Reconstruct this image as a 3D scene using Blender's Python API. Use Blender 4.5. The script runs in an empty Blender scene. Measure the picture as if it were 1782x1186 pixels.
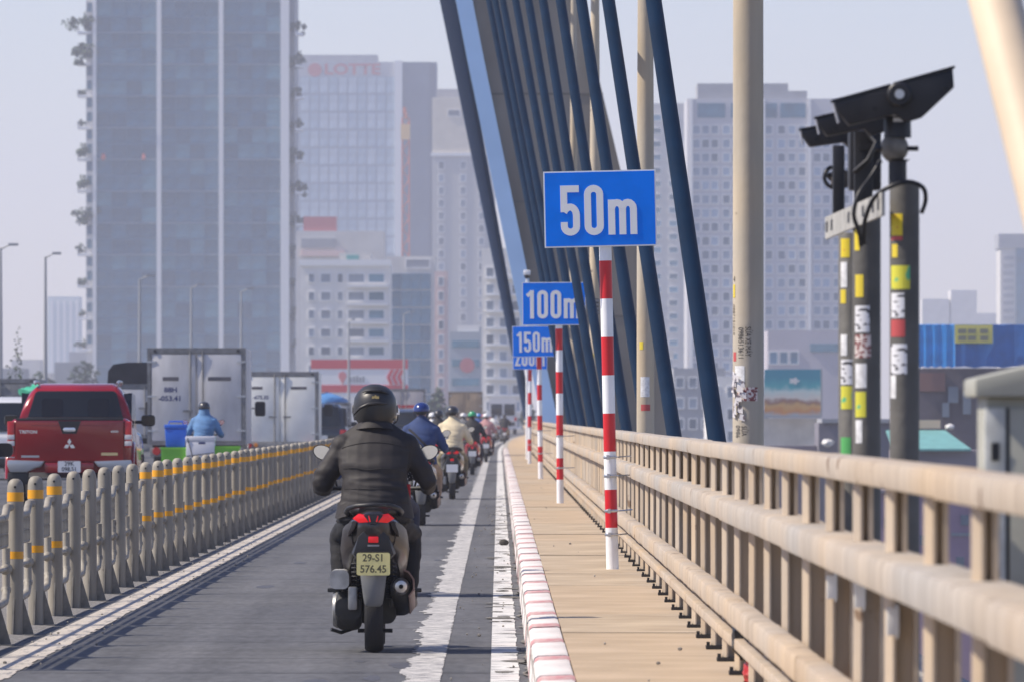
import bpy, bmesh, math, random
import numpy as np
from mathutils import Vector, Matrix, noise
R = math.radians
random.seed(7)
SC = bpy.context.scene
COL = SC.collection

# ------------------------------------------------------------------ camera
# telephoto standing at the road's right kerb; metres per pixel come from the
# ground contact points (sign posts 50 m apart, rail posts 2.2 m apart)
F, CX, CY, HC = 14490.0, 868.0, 725.0, 1.42
def P(px, py, D):
    return ((px - CX) * D / F, HC - (py - CY) * D / F)
def PX(px, D): return (px - CX) * D / F
def PZ(py, D): return HC - (py - CY) * D / F
cam = bpy.data.cameras.new('camera')
cam.sensor_width = 36.0
cam.lens = F / 1782.0 * 36.0
cam.shift_x = (891 - CX) / 1782.0
cam.shift_y = (CY - 593) / 1782.0
cam.clip_start, cam.clip_end = 1.0, 30000.0
cam.dof.use_dof = True
cam.dof.focus_distance = 62.0
cam.dof.aperture_fstop = 12.0
camo = bpy.data.objects.new('camera', cam)
camo.location = (0, 0, HC); camo.rotation_euler = (R(90), 0, 0)
COL.objects.link(camo)
SC.camera = camo

# ------------------------------------------------------------------ sky, sun, exposure
SUN_EL = R(47); SUN_AZ = Vector((-1.0, -0.09, 0)).normalized()
W = bpy.data.worlds.new('World'); SC.world = W; W.use_nodes = True
nt = W.node_tree; nt.nodes.clear()
sky = nt.nodes.new('ShaderNodeTexSky'); sky.sky_type = 'NISHITA'; sky.sun_disc = False
sky.sun_elevation = SUN_EL
sky.sun_rotation = math.atan2(SUN_AZ.x, SUN_AZ.y)
sky.air_density = 1.0; sky.dust_density = 0.4; sky.ozone_density = 1.4
bg = nt.nodes.new('ShaderNodeBackground'); bg.inputs[1].default_value = 0.115
wo = nt.nodes.new('ShaderNodeOutputWorld')
tint = nt.nodes.new('ShaderNodeMix'); tint.data_type = 'RGBA'; tint.blend_type = 'MULTIPLY'; tint.inputs[0].default_value = 1.0
tint.inputs[7].default_value = (0.78, 0.75, 0.93, 1)          # the smoggy lavender cast of the whole sky
nt.links.new(sky.outputs[0], tint.inputs[6]); nt.links.new(tint.outputs[2], bg.inputs[0]); nt.links.new(bg.outputs[0], wo.inputs[0])
sun = bpy.data.lights.new('sun', 'SUN'); sun.energy = 4.1; sun.angle = R(0.7); sun.color = (1.0, 0.90, 0.76)
suno = bpy.data.objects.new('sun', sun); COL.objects.link(suno)
sd = Vector((SUN_AZ.x * math.cos(SUN_EL), SUN_AZ.y * math.cos(SUN_EL), math.sin(SUN_EL)))
suno.rotation_euler = sd.to_track_quat('Z', 'Y').to_euler(); suno.location = (-40, 0, 60)
vs = SC.view_settings
vs.view_transform = 'Standard'; vs.look = 'None'; vs.exposure = 0.50; vs.gamma = 1.0; vs.use_curve_mapping = False
SC.cycles.max_bounces = 6; SC.cycles.diffuse_bounces = 3; SC.cycles.glossy_bounces = 3
SC.cycles.transparent_max_bounces = 8; SC.cycles.volume_bounces = 1
SC.cycles.use_denoising = True

# ------------------------------------------------------------------ materials
MATS = {}
def mat(name, col, rough=0.6, metal=0.0, var=0.0, scale=8.0, bump=0.0, bscale=60.0, spec=0.5, coat=0.0,
        emit=None, stretch=(1, 1, 1), col2=None, detail=4.0, lo=0.35, hi=0.65):
    if name in MATS: return MATS[name]
    m = bpy.data.materials.new(name); m.use_nodes = True
    n = m.node_tree; b = n.nodes['Principled BSDF']
    c = (*col, 1.0)
    b.inputs['Base Color'].default_value = c
    b.inputs['Roughness'].default_value = rough
    b.inputs['Metallic'].default_value = metal
    b.inputs['Specular IOR Level'].default_value = spec
    b.inputs['Coat Weight'].default_value = coat
    m.diffuse_color = c
    if var > 0 or col2 or bump > 0:
        tc = n.nodes.new('ShaderNodeTexCoord'); mp = n.nodes.new('ShaderNodeMapping')
        mp.inputs['Scale'].default_value = stretch
        n.links.new(tc.outputs['Object'], mp.inputs[0])
    if var > 0 or col2:
        nz = n.nodes.new('ShaderNodeTexNoise'); nz.inputs['Scale'].default_value = scale; nz.inputs['Detail'].default_value = detail
        n.links.new(mp.outputs[0], nz.inputs['Vector'])
        rp = n.nodes.new('ShaderNodeValToRGB')
        rp.color_ramp.elements[0].position = lo; rp.color_ramp.elements[1].position = hi
        a = [min(1, x * (1 - var)) for x in col]; d = [min(1, x * (1 + var)) for x in (col2 or col)]
        rp.color_ramp.elements[0].color = (*a, 1); rp.color_ramp.elements[1].color = (*d, 1)
        n.links.new(nz.outputs['Fac'], rp.inputs[0]); n.links.new(rp.outputs[0], b.inputs['Base Color'])
    if bump > 0:
        nb = n.nodes.new('ShaderNodeTexNoise'); nb.inputs['Scale'].default_value = bscale; nb.inputs['Detail'].default_value = 5
        n.links.new(mp.outputs[0], nb.inputs['Vector'])
        bp = n.nodes.new('ShaderNodeBump'); bp.inputs['Strength'].default_value = bump; bp.inputs['Distance'].default_value = 0.02
        n.links.new(nb.outputs['Fac'], bp.inputs['Height']); n.links.new(bp.outputs[0], b.inputs['Normal'])
    if emit:
        b.inputs['Emission Color'].default_value = (*col, 1); b.inputs['Emission Strength'].default_value = emit
    MATS[name] = m
    return m

def N(m, t, **kw):
    nd = m.node_tree.nodes.new(t)
    for k, v in kw.items(): setattr(nd, k, v)
    return nd

def worn_paint(name, col, under, amount=0.5, sx=1.0, sy=1.0, scale=10.0, rough=0.75):
    """paint with worn gaps that show what lies under it (own shapes, world position)"""
    m = mat(name, col, rough)
    n = m.node_tree; b = n.nodes['Principled BSDF']
    tc = N(m, 'ShaderNodeTexCoord'); mp = N(m, 'ShaderNodeMapping'); mp.inputs['Scale'].default_value = (sx, sy, 1)
    n.links.new(tc.outputs['Object'], mp.inputs[0])
    nz = N(m, 'ShaderNodeTexNoise'); nz.inputs['Scale'].default_value = scale; nz.inputs['Detail'].default_value = 6; nz.inputs['Roughness'].default_value = 0.65
    n.links.new(mp.outputs[0], nz.inputs['Vector'])
    rp = N(m, 'ShaderNodeValToRGB')
    rp.color_ramp.elements[0].position = amount - 0.05; rp.color_ramp.elements[1].position = amount + 0.07
    rp.color_ramp.elements[0].color = (*under, 1); rp.color_ramp.elements[1].color = (*col, 1)
    n.links.new(nz.outputs['Fac'], rp.inputs[0])
    nz2 = N(m, 'ShaderNodeTexNoise'); nz2.inputs['Scale'].default_value = 1.3; nz2.inputs['Detail'].default_value = 5
    n.links.new(tc.outputs['Object'], nz2.inputs['Vector'])
    mx = N(m, 'ShaderNodeMix', data_type='RGBA', blend_type='MULTIPLY'); mx.inputs[0].default_value = 0.5
    n.links.new(rp.outputs[0], mx.inputs[6]); n.links.new(nz2.outputs['Fac'], mx.inputs[7])
    gm = N(m, 'ShaderNodeBrightContrast'); gm.inputs['Bright'].default_value = 0.06
    n.links.new(mx.outputs[2], gm.inputs[0]); n.links.new(gm.outputs[0], b.inputs['Base Color'])
    return m

def asphalt(name, base, dusty):
    m = mat(name, base, 0.86, spec=0.3)
    n = m.node_tree; b = n.nodes['Principled BSDF']
    tc = N(m, 'ShaderNodeTexCoord')
    def noise_(scale, st, det=5):
        mp = N(m, 'ShaderNodeMapping'); mp.inputs['Scale'].default_value = st
        n.links.new(tc.outputs['Object'], mp.inputs[0])
        z = N(m, 'ShaderNodeTexNoise'); z.inputs['Scale'].default_value = scale; z.inputs['Detail'].default_value = det
        n.links.new(mp.outputs[0], z.inputs['Vector']); return z
    big = noise_(0.55, (1.0, 0.35, 1)); band = noise_(0.9, (0.05, 1.0, 1), 3); grit = noise_(160, (1, 1, 1), 2); mid = noise_(16, (1, .16, 1), 6); trk = noise_(2.2, (1, .02, 1), 4)
    r1 = N(m, 'ShaderNodeValToRGB'); r1.color_ramp.elements[0].position = .3; r1.color_ramp.elements[1].position = .75
    r1.color_ramp.elements[0].color = (*base, 1); r1.color_ramp.elements[1].color = (*dusty, 1)
    n.links.new(big.outputs['Fac'], r1.inputs[0])
    r2 = N(m, 'ShaderNodeValToRGB'); r2.color_ramp.elements[0].position = .36; r2.color_ramp.elements[1].position = .5
    r2.color_ramp.elements[0].color = (.86, .86, .86, 1); r2.color_ramp.elements[1].color = (1, 1, 1, 1)
    n.links.new(band.outputs['Fac'], r2.inputs[0])
    mx = N(m, 'ShaderNodeMix', data_type='RGBA', blend_type='MULTIPLY'); mx.inputs[0].default_value = 1
    n.links.new(r1.outputs[0], mx.inputs[6]); n.links.new(r2.outputs[0], mx.inputs[7])
    r3 = N(m, 'ShaderNodeValToRGB'); r3.color_ramp.elements[0].position = .3; r3.color_ramp.elements[1].position = .7
    r3.color_ramp.elements[0].color = (.6, .6, .6, 1); r3.color_ramp.elements[1].color = (1.3, 1.3, 1.3, 1)
    n.links.new(grit.outputs['Fac'], r3.inputs[0])
    m2 = N(m, 'ShaderNodeMix', data_type='RGBA', blend_type='MULTIPLY'); m2.inputs[0].default_value = .8
    n.links.new(mx.outputs[2], m2.inputs[6]); n.links.new(r3.outputs[0], m2.inputs[7])
    out = m2.outputs[2]
    for src, lo_, hi_, a_, b_ in ((mid, .30, .70, .82, 1.15), (trk, .38, .62, .82, 1.10)):
        rq = N(m, 'ShaderNodeValToRGB'); rq.color_ramp.elements[0].position = lo_; rq.color_ramp.elements[1].position = hi_
        rq.color_ramp.elements[0].color = (a_, a_, a_, 1); rq.color_ramp.elements[1].color = (b_, b_, b_, 1)
        n.links.new(src.outputs['Fac'], rq.inputs[0])
        mq = N(m, 'ShaderNodeMix', data_type='RGBA', blend_type='MULTIPLY'); mq.inputs[0].default_value = 1
        n.links.new(out, mq.inputs[6]); n.links.new(rq.outputs[0], mq.inputs[7]); out = mq.outputs[2]
    n.links.new(out, b.inputs['Base Color'])
    bp = N(m, 'ShaderNodeBump'); bp.inputs['Strength'].default_value = .5; bp.inputs['Distance'].default_value = .006
    n.links.new(grit.outputs['Fac'], bp.inputs['Height']); n.links.new(bp.outputs[0], b.inputs['Normal'])
    return m

def weathered(name, base, dust, rust, rough=.65, streak=(9, 9, .7), amt=.60):
    """painted steel: dusty patches, vertical rain streaks and small rust chips"""
    m = mat(name, base, rough, bump=.12, bscale=14)
    n = m.node_tree; b = n.nodes['Principled BSDF']
    ge = N(m, 'ShaderNodeNewGeometry')
    def nz(scale, st, det):
        mp = N(m, 'ShaderNodeMapping'); mp.inputs['Scale'].default_value = st; n.links.new(ge.outputs['Position'], mp.inputs[0])
        z = N(m, 'ShaderNodeTexNoise'); z.inputs['Scale'].default_value = scale; z.inputs['Detail'].default_value = det; n.links.new(mp.outputs[0], z.inputs['Vector']); return z
    def ramp(z, lo, hi, c0, c1):
        r = N(m, 'ShaderNodeValToRGB'); r.color_ramp.elements[0].position = lo; r.color_ramp.elements[1].position = hi
        r.color_ramp.elements[0].color = (*c0, 1); r.color_ramp.elements[1].color = (*c1, 1); n.links.new(z.outputs['Fac'], r.inputs[0]); return r
    r1 = ramp(nz(.9, (1, .35, 1), 7), .36, .66, base, dust)
    r2 = ramp(nz(1.0, streak, 6), .34, .62, (.70, .68, .66), (1.06, 1.06, 1.06))
    mx = N(m, 'ShaderNodeMix', data_type='RGBA', blend_type='MULTIPLY'); mx.inputs[0].default_value = .75
    n.links.new(r1.outputs[0], mx.inputs[6]); n.links.new(r2.outputs[0], mx.inputs[7])
    r3 = ramp(nz(7, (1, .5, 1), 8), amt+.06, amt+.10, (0, 0, 0), (1, 1, 1))
    m3 = N(m, 'ShaderNodeMix', data_type='RGBA'); n.links.new(r3.outputs[0], m3.inputs[0]); n.links.new(mx.outputs[2], m3.inputs[6]); m3.inputs[7].default_value = (*rust, 1)
    n.links.new(m3.outputs[2], b.inputs['Base Color'])
    return m

# ------------------------------------------------------------------ mesh helpers
class MB:
    def __init__(s): s.v = []; s.f = []
    def quad(s, a, b, c, d):
        i = len(s.v); s.v += [tuple(a), tuple(b), tuple(c), tuple(d)]; s.f.append((i, i+1, i+2, i+3)); return s
    def poly(s, pts):
        i = len(s.v); s.v += [tuple(p) for p in pts]; s.f.append(tuple(range(i, i+len(pts)))); return s
    def box(s, x0, x1, y0, y1, z0, z1, M=None, taper=None):
        p = [(x0,y0,z0),(x1,y0,z0),(x1,y1,z0),(x0,y1,z0),(x0,y0,z1),(x1,y0,z1),(x1,y1,z1),(x0,y1,z1)]
        if M is not None: p = [tuple(M @ Vector(q)) for q in p]
        i = len(s.v); s.v += p
        for f in ((3,2,1,0),(4,5,6,7),(0,1,5,4),(1,2,6,5),(2,3,7,6),(3,0,4,7)): s.f.append(tuple(i+k for k in f))
        return s
    def rings(s, rings, cap0=True, cap1=True, closed=True):
        i0 = len(s.v); n = len(rings[0])
        for r in rings: s.v += [tuple(p) for p in r]
        for k in range(len(rings)-1):
            for j in range(n if closed else n-1):
                a = i0+k*n+j; b = i0+k*n+(j+1)%n
                s.f.append((a, b, b+n, a+n))
        if cap0: s.f.append(tuple(reversed(range(i0, i0+n))))
        if cap1: e = i0+(len(rings)-1)*n; s.f.append(tuple(range(e, e+n)))
        return s
    def tube(s, pts, rad, n=8, cap=True):
        pts = [Vector(p) for p in pts]
        if not hasattr(rad, '__len__'): rad = [rad]*len(pts)
        rings = []; up = None
        for k, p in enumerate(pts):
            t = (pts[min(k+1, len(pts)-1)] - pts[max(k-1, 0)]).normalized()
            if up is None:
                up = Vector((0,0,1)) if abs(t.z) < .9 else Vector((0,1,0))
            u = t.cross(up).normalized(); w = u.cross(t).normalized(); up = w
            rings.append([p + (u*math.cos(a)+w*math.sin(a))*rad[k] for a in [2*math.pi*j/n for j in range(n)]])
        return s.rings(rings, cap, cap)
    def lathe(s, prof, c=(0,0,0), axis='Z', n=16, cap=True):
        rings = []
        for r, h in prof:
            ring = []
            for j in range(n):
                a = 2*math.pi*j/n; x, y = r*math.cos(a), r*math.sin(a)
                q = {'Z': (x, y, h), 'Y': (x, h, -y), 'X': (h, x, y)}[axis]
                ring.append((c[0]+q[0], c[1]+q[1], c[2]+q[2]))
            rings.append(ring)
        return s.rings(rings, cap, cap)
    def prism(s, outline, y0, y1):                # XZ outline pushed along Y
        a = [(x, y0, z) for x, z in outline]; b = [(x, y1, z) for x, z in outline]
        return s.rings([a, b])
    def ell(s, c, r, n=12, m=8, M=None):
        rings = []
        for k in range(m+1):
            ph = -math.pi/2 + math.pi*k/m
            rr = max(math.cos(ph), .02)
            ring = []
            for j in range(n):
                a = 2*math.pi*j/n
                v = Vector((r[0]*rr*math.cos(a), r[1]*rr*math.sin(a), r[2]*math.sin(ph)))
                if M is not None: v = M @ v
                ring.append((c[0]+v.x, c[1]+v.y, c[2]+v.z))
            rings.append(ring)
        return s.rings(rings)
    def mesh(s, name, smooth=None):
        me = bpy.data.meshes.new(name); me.from_pydata(s.v, [], s.f); me.update()
        bm = bmesh.new(); bm.from_mesh(me)
        bmesh.ops.recalc_face_normals(bm, faces=bm.faces[:])
        if smooth is not None:
            for f in bm.faces: f.smooth = True
            for e in bm.edges:
                e.smooth = len(e.link_faces) == 2 and e.calc_face_angle(3) < R(smooth)
        bm.to_mesh(me); bm.free()
        return me
    def build(s, name, m, parent=None, smooth=None, bevel=0.0, seg=2):
        me = s.mesh(name, None if bevel else smooth)
        if bevel:
            bm = bmesh.new(); bm.from_mesh(me)
            es = [e for e in bm.edges if len(e.link_faces) == 2 and e.calc_face_angle(0) > R(30)]
            bmesh.ops.bevel(bm, geom=es, offset=bevel, segments=seg, affect='EDGES', profile=0.6, clamp_overlap=True)
            for f in bm.faces: f.smooth = True
            for e in bm.edges: e.smooth = len(e.link_faces) == 2 and e.calc_face_angle(3) < R(35)
            bm.to_mesh(me); bm.free()
        me.materials.append(m)
        return link(name, me, parent)

def link(name, me, parent=None):
    o = bpy.data.objects.new(name, me); COL.objects.link(o)
    if parent is not None: o.parent = parent
    return o
def tag(o, label=None, cat=None, group=None, kind=None):
    if label: o['label'] = label
    if cat: o['category'] = cat
    if group: o['group'] = group
    if kind: o['kind'] = kind
    return o
def thing(name, label, cat, loc=(0,0,0), rz=0.0, group=None):
    o = bpy.data.objects.new(name, None); o.empty_display_size = .1
    COL.objects.link(o); o.location = loc; o.rotation_euler = (0, 0, rz)
    return tag(o, label, cat, group)
def struct(o): o['kind'] = 'structure'; return o
def swap(o, mp):
    for i, s in enumerate(o.material_slots):
        if s.material and s.material.name in mp:
            m_ = mp[s.material.name]; s.link = 'OBJECT'; s.material = m_
def children(o): return KIDS.get(o.name, [c for c in bpy.data.objects if c.parent == o])
KIDS = {}
def copy_tree(o, parent=None, mp=None):
    c = o.copy(); COL.objects.link(c); c.parent = parent
    if mp and c.type == 'MESH':
        for i, s in enumerate(o.material_slots):
            if s.material and s.material.name in mp:
                c.material_slots[i].link = 'OBJECT'; c.material_slots[i].material = mp[s.material.name]
    for ch in list(o.children): copy_tree(ch, c, mp)
    return c

def arc(cx, cz, rx, rz, a0, a1, n=8):
    return [(cx+rx*math.cos(R(a0+(a1-a0)*k/n)), cz+rz*math.sin(R(a0+(a1-a0)*k/n))) for k in range(n+1)]
def rrect(x0, x1, z0, z1, r, n=4):
    r = min(r, (x1-x0)/2.01, (z1-z0)/2.01)
    return (arc(x1-r, z0+r, r, r, -90, 0, n) + arc(x1-r, z1-r, r, r, 0, 90, n)
            + arc(x0+r, z1-r, r, r, 90, 180, n) + arc(x0+r, z0+r, r, r, 180, 270, n))
def stroke(mb, pts, w, y0, y1, closed=False):
    """a pen stroke of width w in XZ, standing between y0 (front) and y1"""
    n = len(pts); L = []; Rr = []
    for k in range(n):
        a = Vector(pts[(k-1) % n] if closed or k > 0 else pts[k]); b = Vector(pts[k]); c = Vector(pts[(k+1) % n] if closed or k < n-1 else pts[k])
        d1 = (b-a); d2 = (c-b)
        if d1.length < 1e-9: d1 = d2
        if d2.length < 1e-9: d2 = d1
        d1.normalize(); d2.normalize()
        n1 = Vector((-d1.y, d1.x)); n2 = Vector((-d2.y, d2.x)); m = (n1+n2)
        if m.length < 1e-6: m = n1
        m.normalize(); s = w/2/max(.5, m.dot(n1))
        L.append(b+m*s); Rr.append(b-m*s)
    rng = n if closed else n-1
    for k in range(rng):
        j = (k+1) % n
        mb.prism([(L[k].x, L[k].y), (L[j].x, L[j].y), (Rr[j].x, Rr[j].y), (Rr[k].x, Rr[k].y)], y0, y1)
GLY = {}
def glyph(ch):
    """narrow road-sign letters in a cell 1 high; returns (strokes, width)"""
    w = .135; h = w/2; a = .37
    if ch == '0':
        return [(arc(a/2, 1-a/2, a/2-h+.0, a/2-h, 0, 180, 10) + arc(a/2, a/2, a/2-h, a/2-h, 180, 360, 10), True)], a
    if ch == '5':
        return [([(a-.01, 1-h), (h, 1-h), (h, .47)] , False),
                ([(h-.005, .47), (h+.03, .525)] + arc(a/2, .40, a/2-h, .17, 115, 0, 8) + arc(a/2, a/2, a/2-h, a/2-h, 0, -180, 10) + [(h, .27)], False)], a
    if ch == '1': return [([(.19, 1.0), (.19, 0)], False), ([(.02, .80), (.12, .88), (.19, .955)], False)], .285
    if ch == '2': return [([(h, .74)] + arc(a/2, 1-a/2, a/2-h, a/2-h, 180, -10, 9) + [(a-h-.02, .66), (h+.02, h), (a, h)], False)], a
    if ch == 'm':
        t = .70; s = .205
        return [([(h, 0), (h, t)], False),
                ([(h, t-.2)] + arc(h+s/1, t-.2, s, .2-h, 180, 0, 8)[0:] + [(h+2*s, 0)], False) if False else
                ([(h, t-.19)] + arc(h+.105, t-.19, .105, .19-h+.005, 180, 0, 8) + [(h+.21, 0)], False),
                ([(h+.21, t-.19)] + arc(h+.315, t-.19, .105, .19-h+.005, 180, 0, 8) + [(h+.42, 0)], False)], .61
    return [], .3
def sign_text(mb, s, x0, x1, z0, height, y0, y1):
    gap = .085
    ws = [glyph(c)[1] for c in s]; tot = sum(ws) + gap*(len(s)-1); sx = (x1-x0)/tot
    x = x0
    for c, w in zip(s, ws):
        for q, (pts, cl) in enumerate(glyph(c)[0]):
            stroke(mb, [(x+p[0]*sx, z0+p[1]*height) for p in pts], .132*sx, y0-q*.0006, y1-q*.0006, cl)
        x += (w+gap)*sx

def text_mesh(body, size, xs=1.0, bold=0.0, align='CENTER', extrude=0.0):
    cu = bpy.data.curves.new('lettering', 'FONT'); cu.body = body; cu.size = size; cu.align_x = align; cu.align_y = 'CENTER'
    cu.offset = bold; cu.extrude = extrude; cu.resolution_u = 3
    o = bpy.data.objects.new('lettering', cu); COL.objects.link(o)
    dg = bpy.context.evaluated_depsgraph_get()
    me = bpy.data.meshes.new_from_object(o.evaluated_get(dg))
    bpy.data.objects.remove(o); bpy.data.curves.remove(cu)
    for v in me.vertices: v.co.x *= xs
    return me
def text_on(body, size, loc, m, parent=None, xs=1.0, bold=0.0, name='lettering', rot=(R(90), 0, 0)):
    """flat printed words facing -Y"""
    me = text_mesh(body, size, xs, bold)
    me.materials.clear(); me.materials.append(m)
    o = link(name, me, parent); o.location = loc; o.rotation_euler = rot
    return o

def off(y):                                        # the bridge bends gently right beyond 330 m
    return 0.0 if y < 330 else (y-330)**2/40000.0
def ribbon(name, x0, x1, z0, z1, y0, y1, m, step=20.0, thick=0.0, parent=None):
    mb = MB(); ys = [y0]
    while ys[-1] < y1-1e-6: ys.append(min(y1, ys[-1]+step))
    if thick:
        mb.rings([[(x0+off(y), y, z0), (x1+off(y), y, z1), (x1+off(y), y, z1-thick), (x0+off(y), y, z0-thick)] for y in ys])
    else:
        for a, b in zip(ys, ys[1:]):
            mb.quad((x0+off(a), a, z0), (x1+off(a), a, z1), (x1+off(b), b, z1), (x0+off(b), b, z0))
    return mb.build(name, m, parent)

# ================================================================== the bridge deck and roads
M_ASPH = asphalt('asphalt', (.105, .108, .118), (.145, .146, .152))
M_ASPH2 = asphalt('asphalt_car_lanes', (.085, .09, .10), (.13, .13, .14))
M_GRIT = mat('roadside_grit', (.20, .19, .18), .95, var=.45, scale=40, bump=.6, bscale=90)
M_CONC = mat('concrete', (.34, .32, .29), .9, var=.25, scale=3, bump=.2, bscale=20)
M_DECK = mat('deck_concrete', (.30, .285, .26), .9, var=.25, scale=1.5, bump=.2, bscale=20)
struct(ribbon('bridge_deck', -34.5, 2.2, -.03, -.03, -60, 900, M_CONC, 20, 1.6))
struct(ribbon('motorbike_lane', -3.02, .165, 0, 0, -60, 900, M_ASPH))
struct(ribbon('car_road', -5.4, -34.3, .12, .12, -60, 900, M_ASPH2))
struct(ribbon('road_shoulder', -5.4, -3.02, .12, .002, -60, 900, M_GRIT))
M_LW = worn_paint('worn_white_line_paint', (.60, .53, .44), (.24, .22, .20), .42, 3.0, .35, 5.0)
M_LA = worn_paint('ragged_white_line_paint', (.70, .67, .62), (.14, .14, .15), .47, 2.0, 4.5, 4.0)
M_LB = worn_paint('patched_white_line_paint', (.76, .74, .70), (.14, .14, .15), .42, 1.2, 1.5, 3.0)
def line(name, x0, x1, m, y0=20, y1=600, rag0=0.0, rag1=0.0, gaps=0.0, z=.004, step=.35, seed=3):
    rnd = random.Random(seed); mb = MB(); y = y0; gapc = 0
    while y < y1:
        st = step*(1 if y < 120 else 4)
        if gaps and rnd.random() < gaps: y += st*.6; continue
        a = x0 - rag0*(.9*max(0, noise.noise(Vector((y*.55, seed, 0)))*1.6+.15) + .45*rnd.random()**3 - .35*max(0, noise.noise(Vector((y*1.3, seed+9, 0))))); b = x1 + (rnd.random()-.5)*rag1
        mb.quad((a+off(y), y, z), (b+off(y), y, z), (b+(rnd.random()-.5)*rag1*.3+off(y+st), y+st, z), (a+(rnd.random()-.5)*rag0*.25+off(y+st), y+st, z))
        y += st
    return struct(mb.build(name, m))
line('edge_line', -2.93, -2.68, M_LW, rag1=.03, seed=1)
line('lane_line', -.49, -.315, M_LA, rag0=.085, rag1=.012, seed=2, step=.16)
line('kerb_line', -.045, .112, M_LB, rag1=.012, seed=5)
# transverse dirt and debris that has collected against the kerb
rnd = random.Random(11)
M_DIRT = mat('grey_road_dirt', (.17, .16, .145), .95, var=.4, scale=30, bump=.5)
mb = MB()
for k in range(90):
    y = rnd.uniform(36, 150); x = rnd.uniform(-.07, .10); w = rnd.uniform(.04, .16); d = rnd.uniform(.05, .3)
    mb.poly([(min(x+w*math.cos(a)*rnd.uniform(.6, 1), .16), y+d*math.sin(a)*rnd.uniform(.6, 1), .0075) for a in [i*math.pi/5 for i in range(10)]])
for k in range(160):
    y = rnd.uniform(36, 200); w = rnd.uniform(.015, .06); d = rnd.uniform(.1, .5)
    mb.poly([(.163-w*(.4+.6*rnd.random())*(1-abs(math.cos(a)))-.001, y+d*math.cos(a), .009) for a in [i*math.pi/6 for i in range(7)]] + [(.163, y+d, .009)])
tag(mb.build('road_dirt', M_DIRT), 'patches of grey dirt gathered on the road beside the painted kerb', 'dirt', kind='stuff')
mb = MB()
for k in range(300):
    side = rnd.random()
    y = 38 + 130*rnd.random()**1.6
    if side < .55: x, z = rnd.uniform(-3.1, -2.5), .004
    elif side < .95: x, z = rnd.uniform(-.3, .15), .004
    else: x, z = rnd.uniform(.42, 1.0), .206
    r = rnd.uniform(.003, .011)
    mb.ell((x, y, z+r*.6), (r*rnd.uniform(.8, 1.5), r*rnd.uniform(.8, 1.5), r), 5, 3)
tag(mb.build('loose_gravel', mat('gravel_stone', (.26, .24, .21), .9, var=.3, scale=5)), 'loose gravel stones scattered along the barrier and kerb', 'gravel', kind='stuff')
M_TAR = mat('tar_seam', (.055, .055, .06), .8, var=.3, scale=6)
M_STAIN = mat('oil_stain', (.075, .075, .082), .6, var=.2, scale=9)
for k, yy in enumerate((46.2, 49.0, 52.6, 57.4, 63.1, 70.5, 79.0, 92.0, 108.0)):
    mb = MB(); xs_ = [-2.6+i*.2 for i in range(14)]
    for a_, b_ in zip(xs_, xs_[1:]):
        wa = .012+.02*abs(noise.noise(Vector((a_*2, yy, 1)))); ya = yy+.10*noise.noise(Vector((a_*1.5, yy, 0))); yb = yy+.10*noise.noise(Vector((b_*1.5, yy, 0)))
        mb.quad((a_, ya-wa, .0022), (b_, yb-wa, .0022), (b_, yb+wa, .0022), (a_, ya+wa, .0022))
    struct(mb.build('tar_seam', M_TAR))
for k in range(14):
    mb = MB(); cx_, cy_ = rnd.choice((-.95, -1.3, -1.9, -.7))+rnd.uniform(-.15, .15), rnd.uniform(44, 110); rx_, ry_ = rnd.uniform(.03, .10), rnd.uniform(.15, .7)
    mb.poly([(cx_+rx_*math.cos(a_)*rnd.uniform(.7, 1.1), cy_+ry_*math.sin(a_)*rnd.uniform(.7, 1.1), .0014) for a_ in [i*math.pi/9 for i in range(18)]])
    struct(mb.build('oil_stain', M_STAIN))
# a dark lump of clay by the kerb
mb = MB(); mb.ell((0, 0, .03), (.055, .06, .04), 9, 6)
o = mb.build('dirt_clod', mat('dark_clay', (.05, .045, .04), .9, bump=.8, bscale=40), smooth=60); o.location = (.055, 92, .004)
tag(o, 'round dark clod of dirt lying on the road against the kerb', 'clod')

# ------------------------------------------------------------------ kerb and walkway
M_KW = worn_paint('chalky_white_kerb_paint', (.80, .74, .70), (.52, .48, .44), .36, 4, 2, 6.0, .85)
M_KR = worn_paint('faded_red_kerb_paint', (.56, .20, .21), (.64, .50, .46), .47, 4, 3, 7.0, .85)
kerb = struct(ribbon('kerb', .172, .352, .17, .17, 14, 900, M_CONC, 20, .17))
def kerb_mesh(L):
    pr = [(.165, 0), (.176, .165), (.182, .186), (.20, .198), (.34, .203), (.357, .198), (.357, .02)]
    return MB().rings([[(x, 0, z) for x, z in pr], [(x, L, z) for x, z in pr]])
kw = kerb_mesh(2.45).mesh('kerb_stone', 40); kw.materials.append(M_KW)
kr = kerb_mesh(.72).mesh('kerb_stone_red', 40); kr.materials.append(M_KR)
y = 17.0; k = 0
while y < 330:
    for me, L in ((kw, 2.45), (kr, .72)):
        o = link('kerb_stone', me, kerb); o.location = (rnd.uniform(-.004, .004), y+.01, rnd.uniform(-.005, .004)); y += L+.02
M_WALK = mat('tan_paving', (.40, .30, .19), .88, col2=(.47, .36, .245), var=.10, scale=1.1, bump=.25, bscale=25, detail=8, lo=.3, hi=.7)
M_WALK2 = mat('tan_paving_dusty', (.38, .29, .195), .88, col2=(.45, .36, .25), var=.12, scale=1.6, bump=.25, bscale=25, detail=8, lo=.3, hi=.7)
walk = struct(ribbon('walkway', .36, 2.2, .185, .185, 10, 900, M_DECK, 20, .2))
sl = MB().box(.362, 1.36, 0, 4.38, .188, .2).mesh('paving_slab'); sl.materials.append(M_WALK)
sl2 = sl.copy(); sl2.materials.clear(); sl2.materials.append(M_WALK2)
y = 12.0; k = 0
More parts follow.
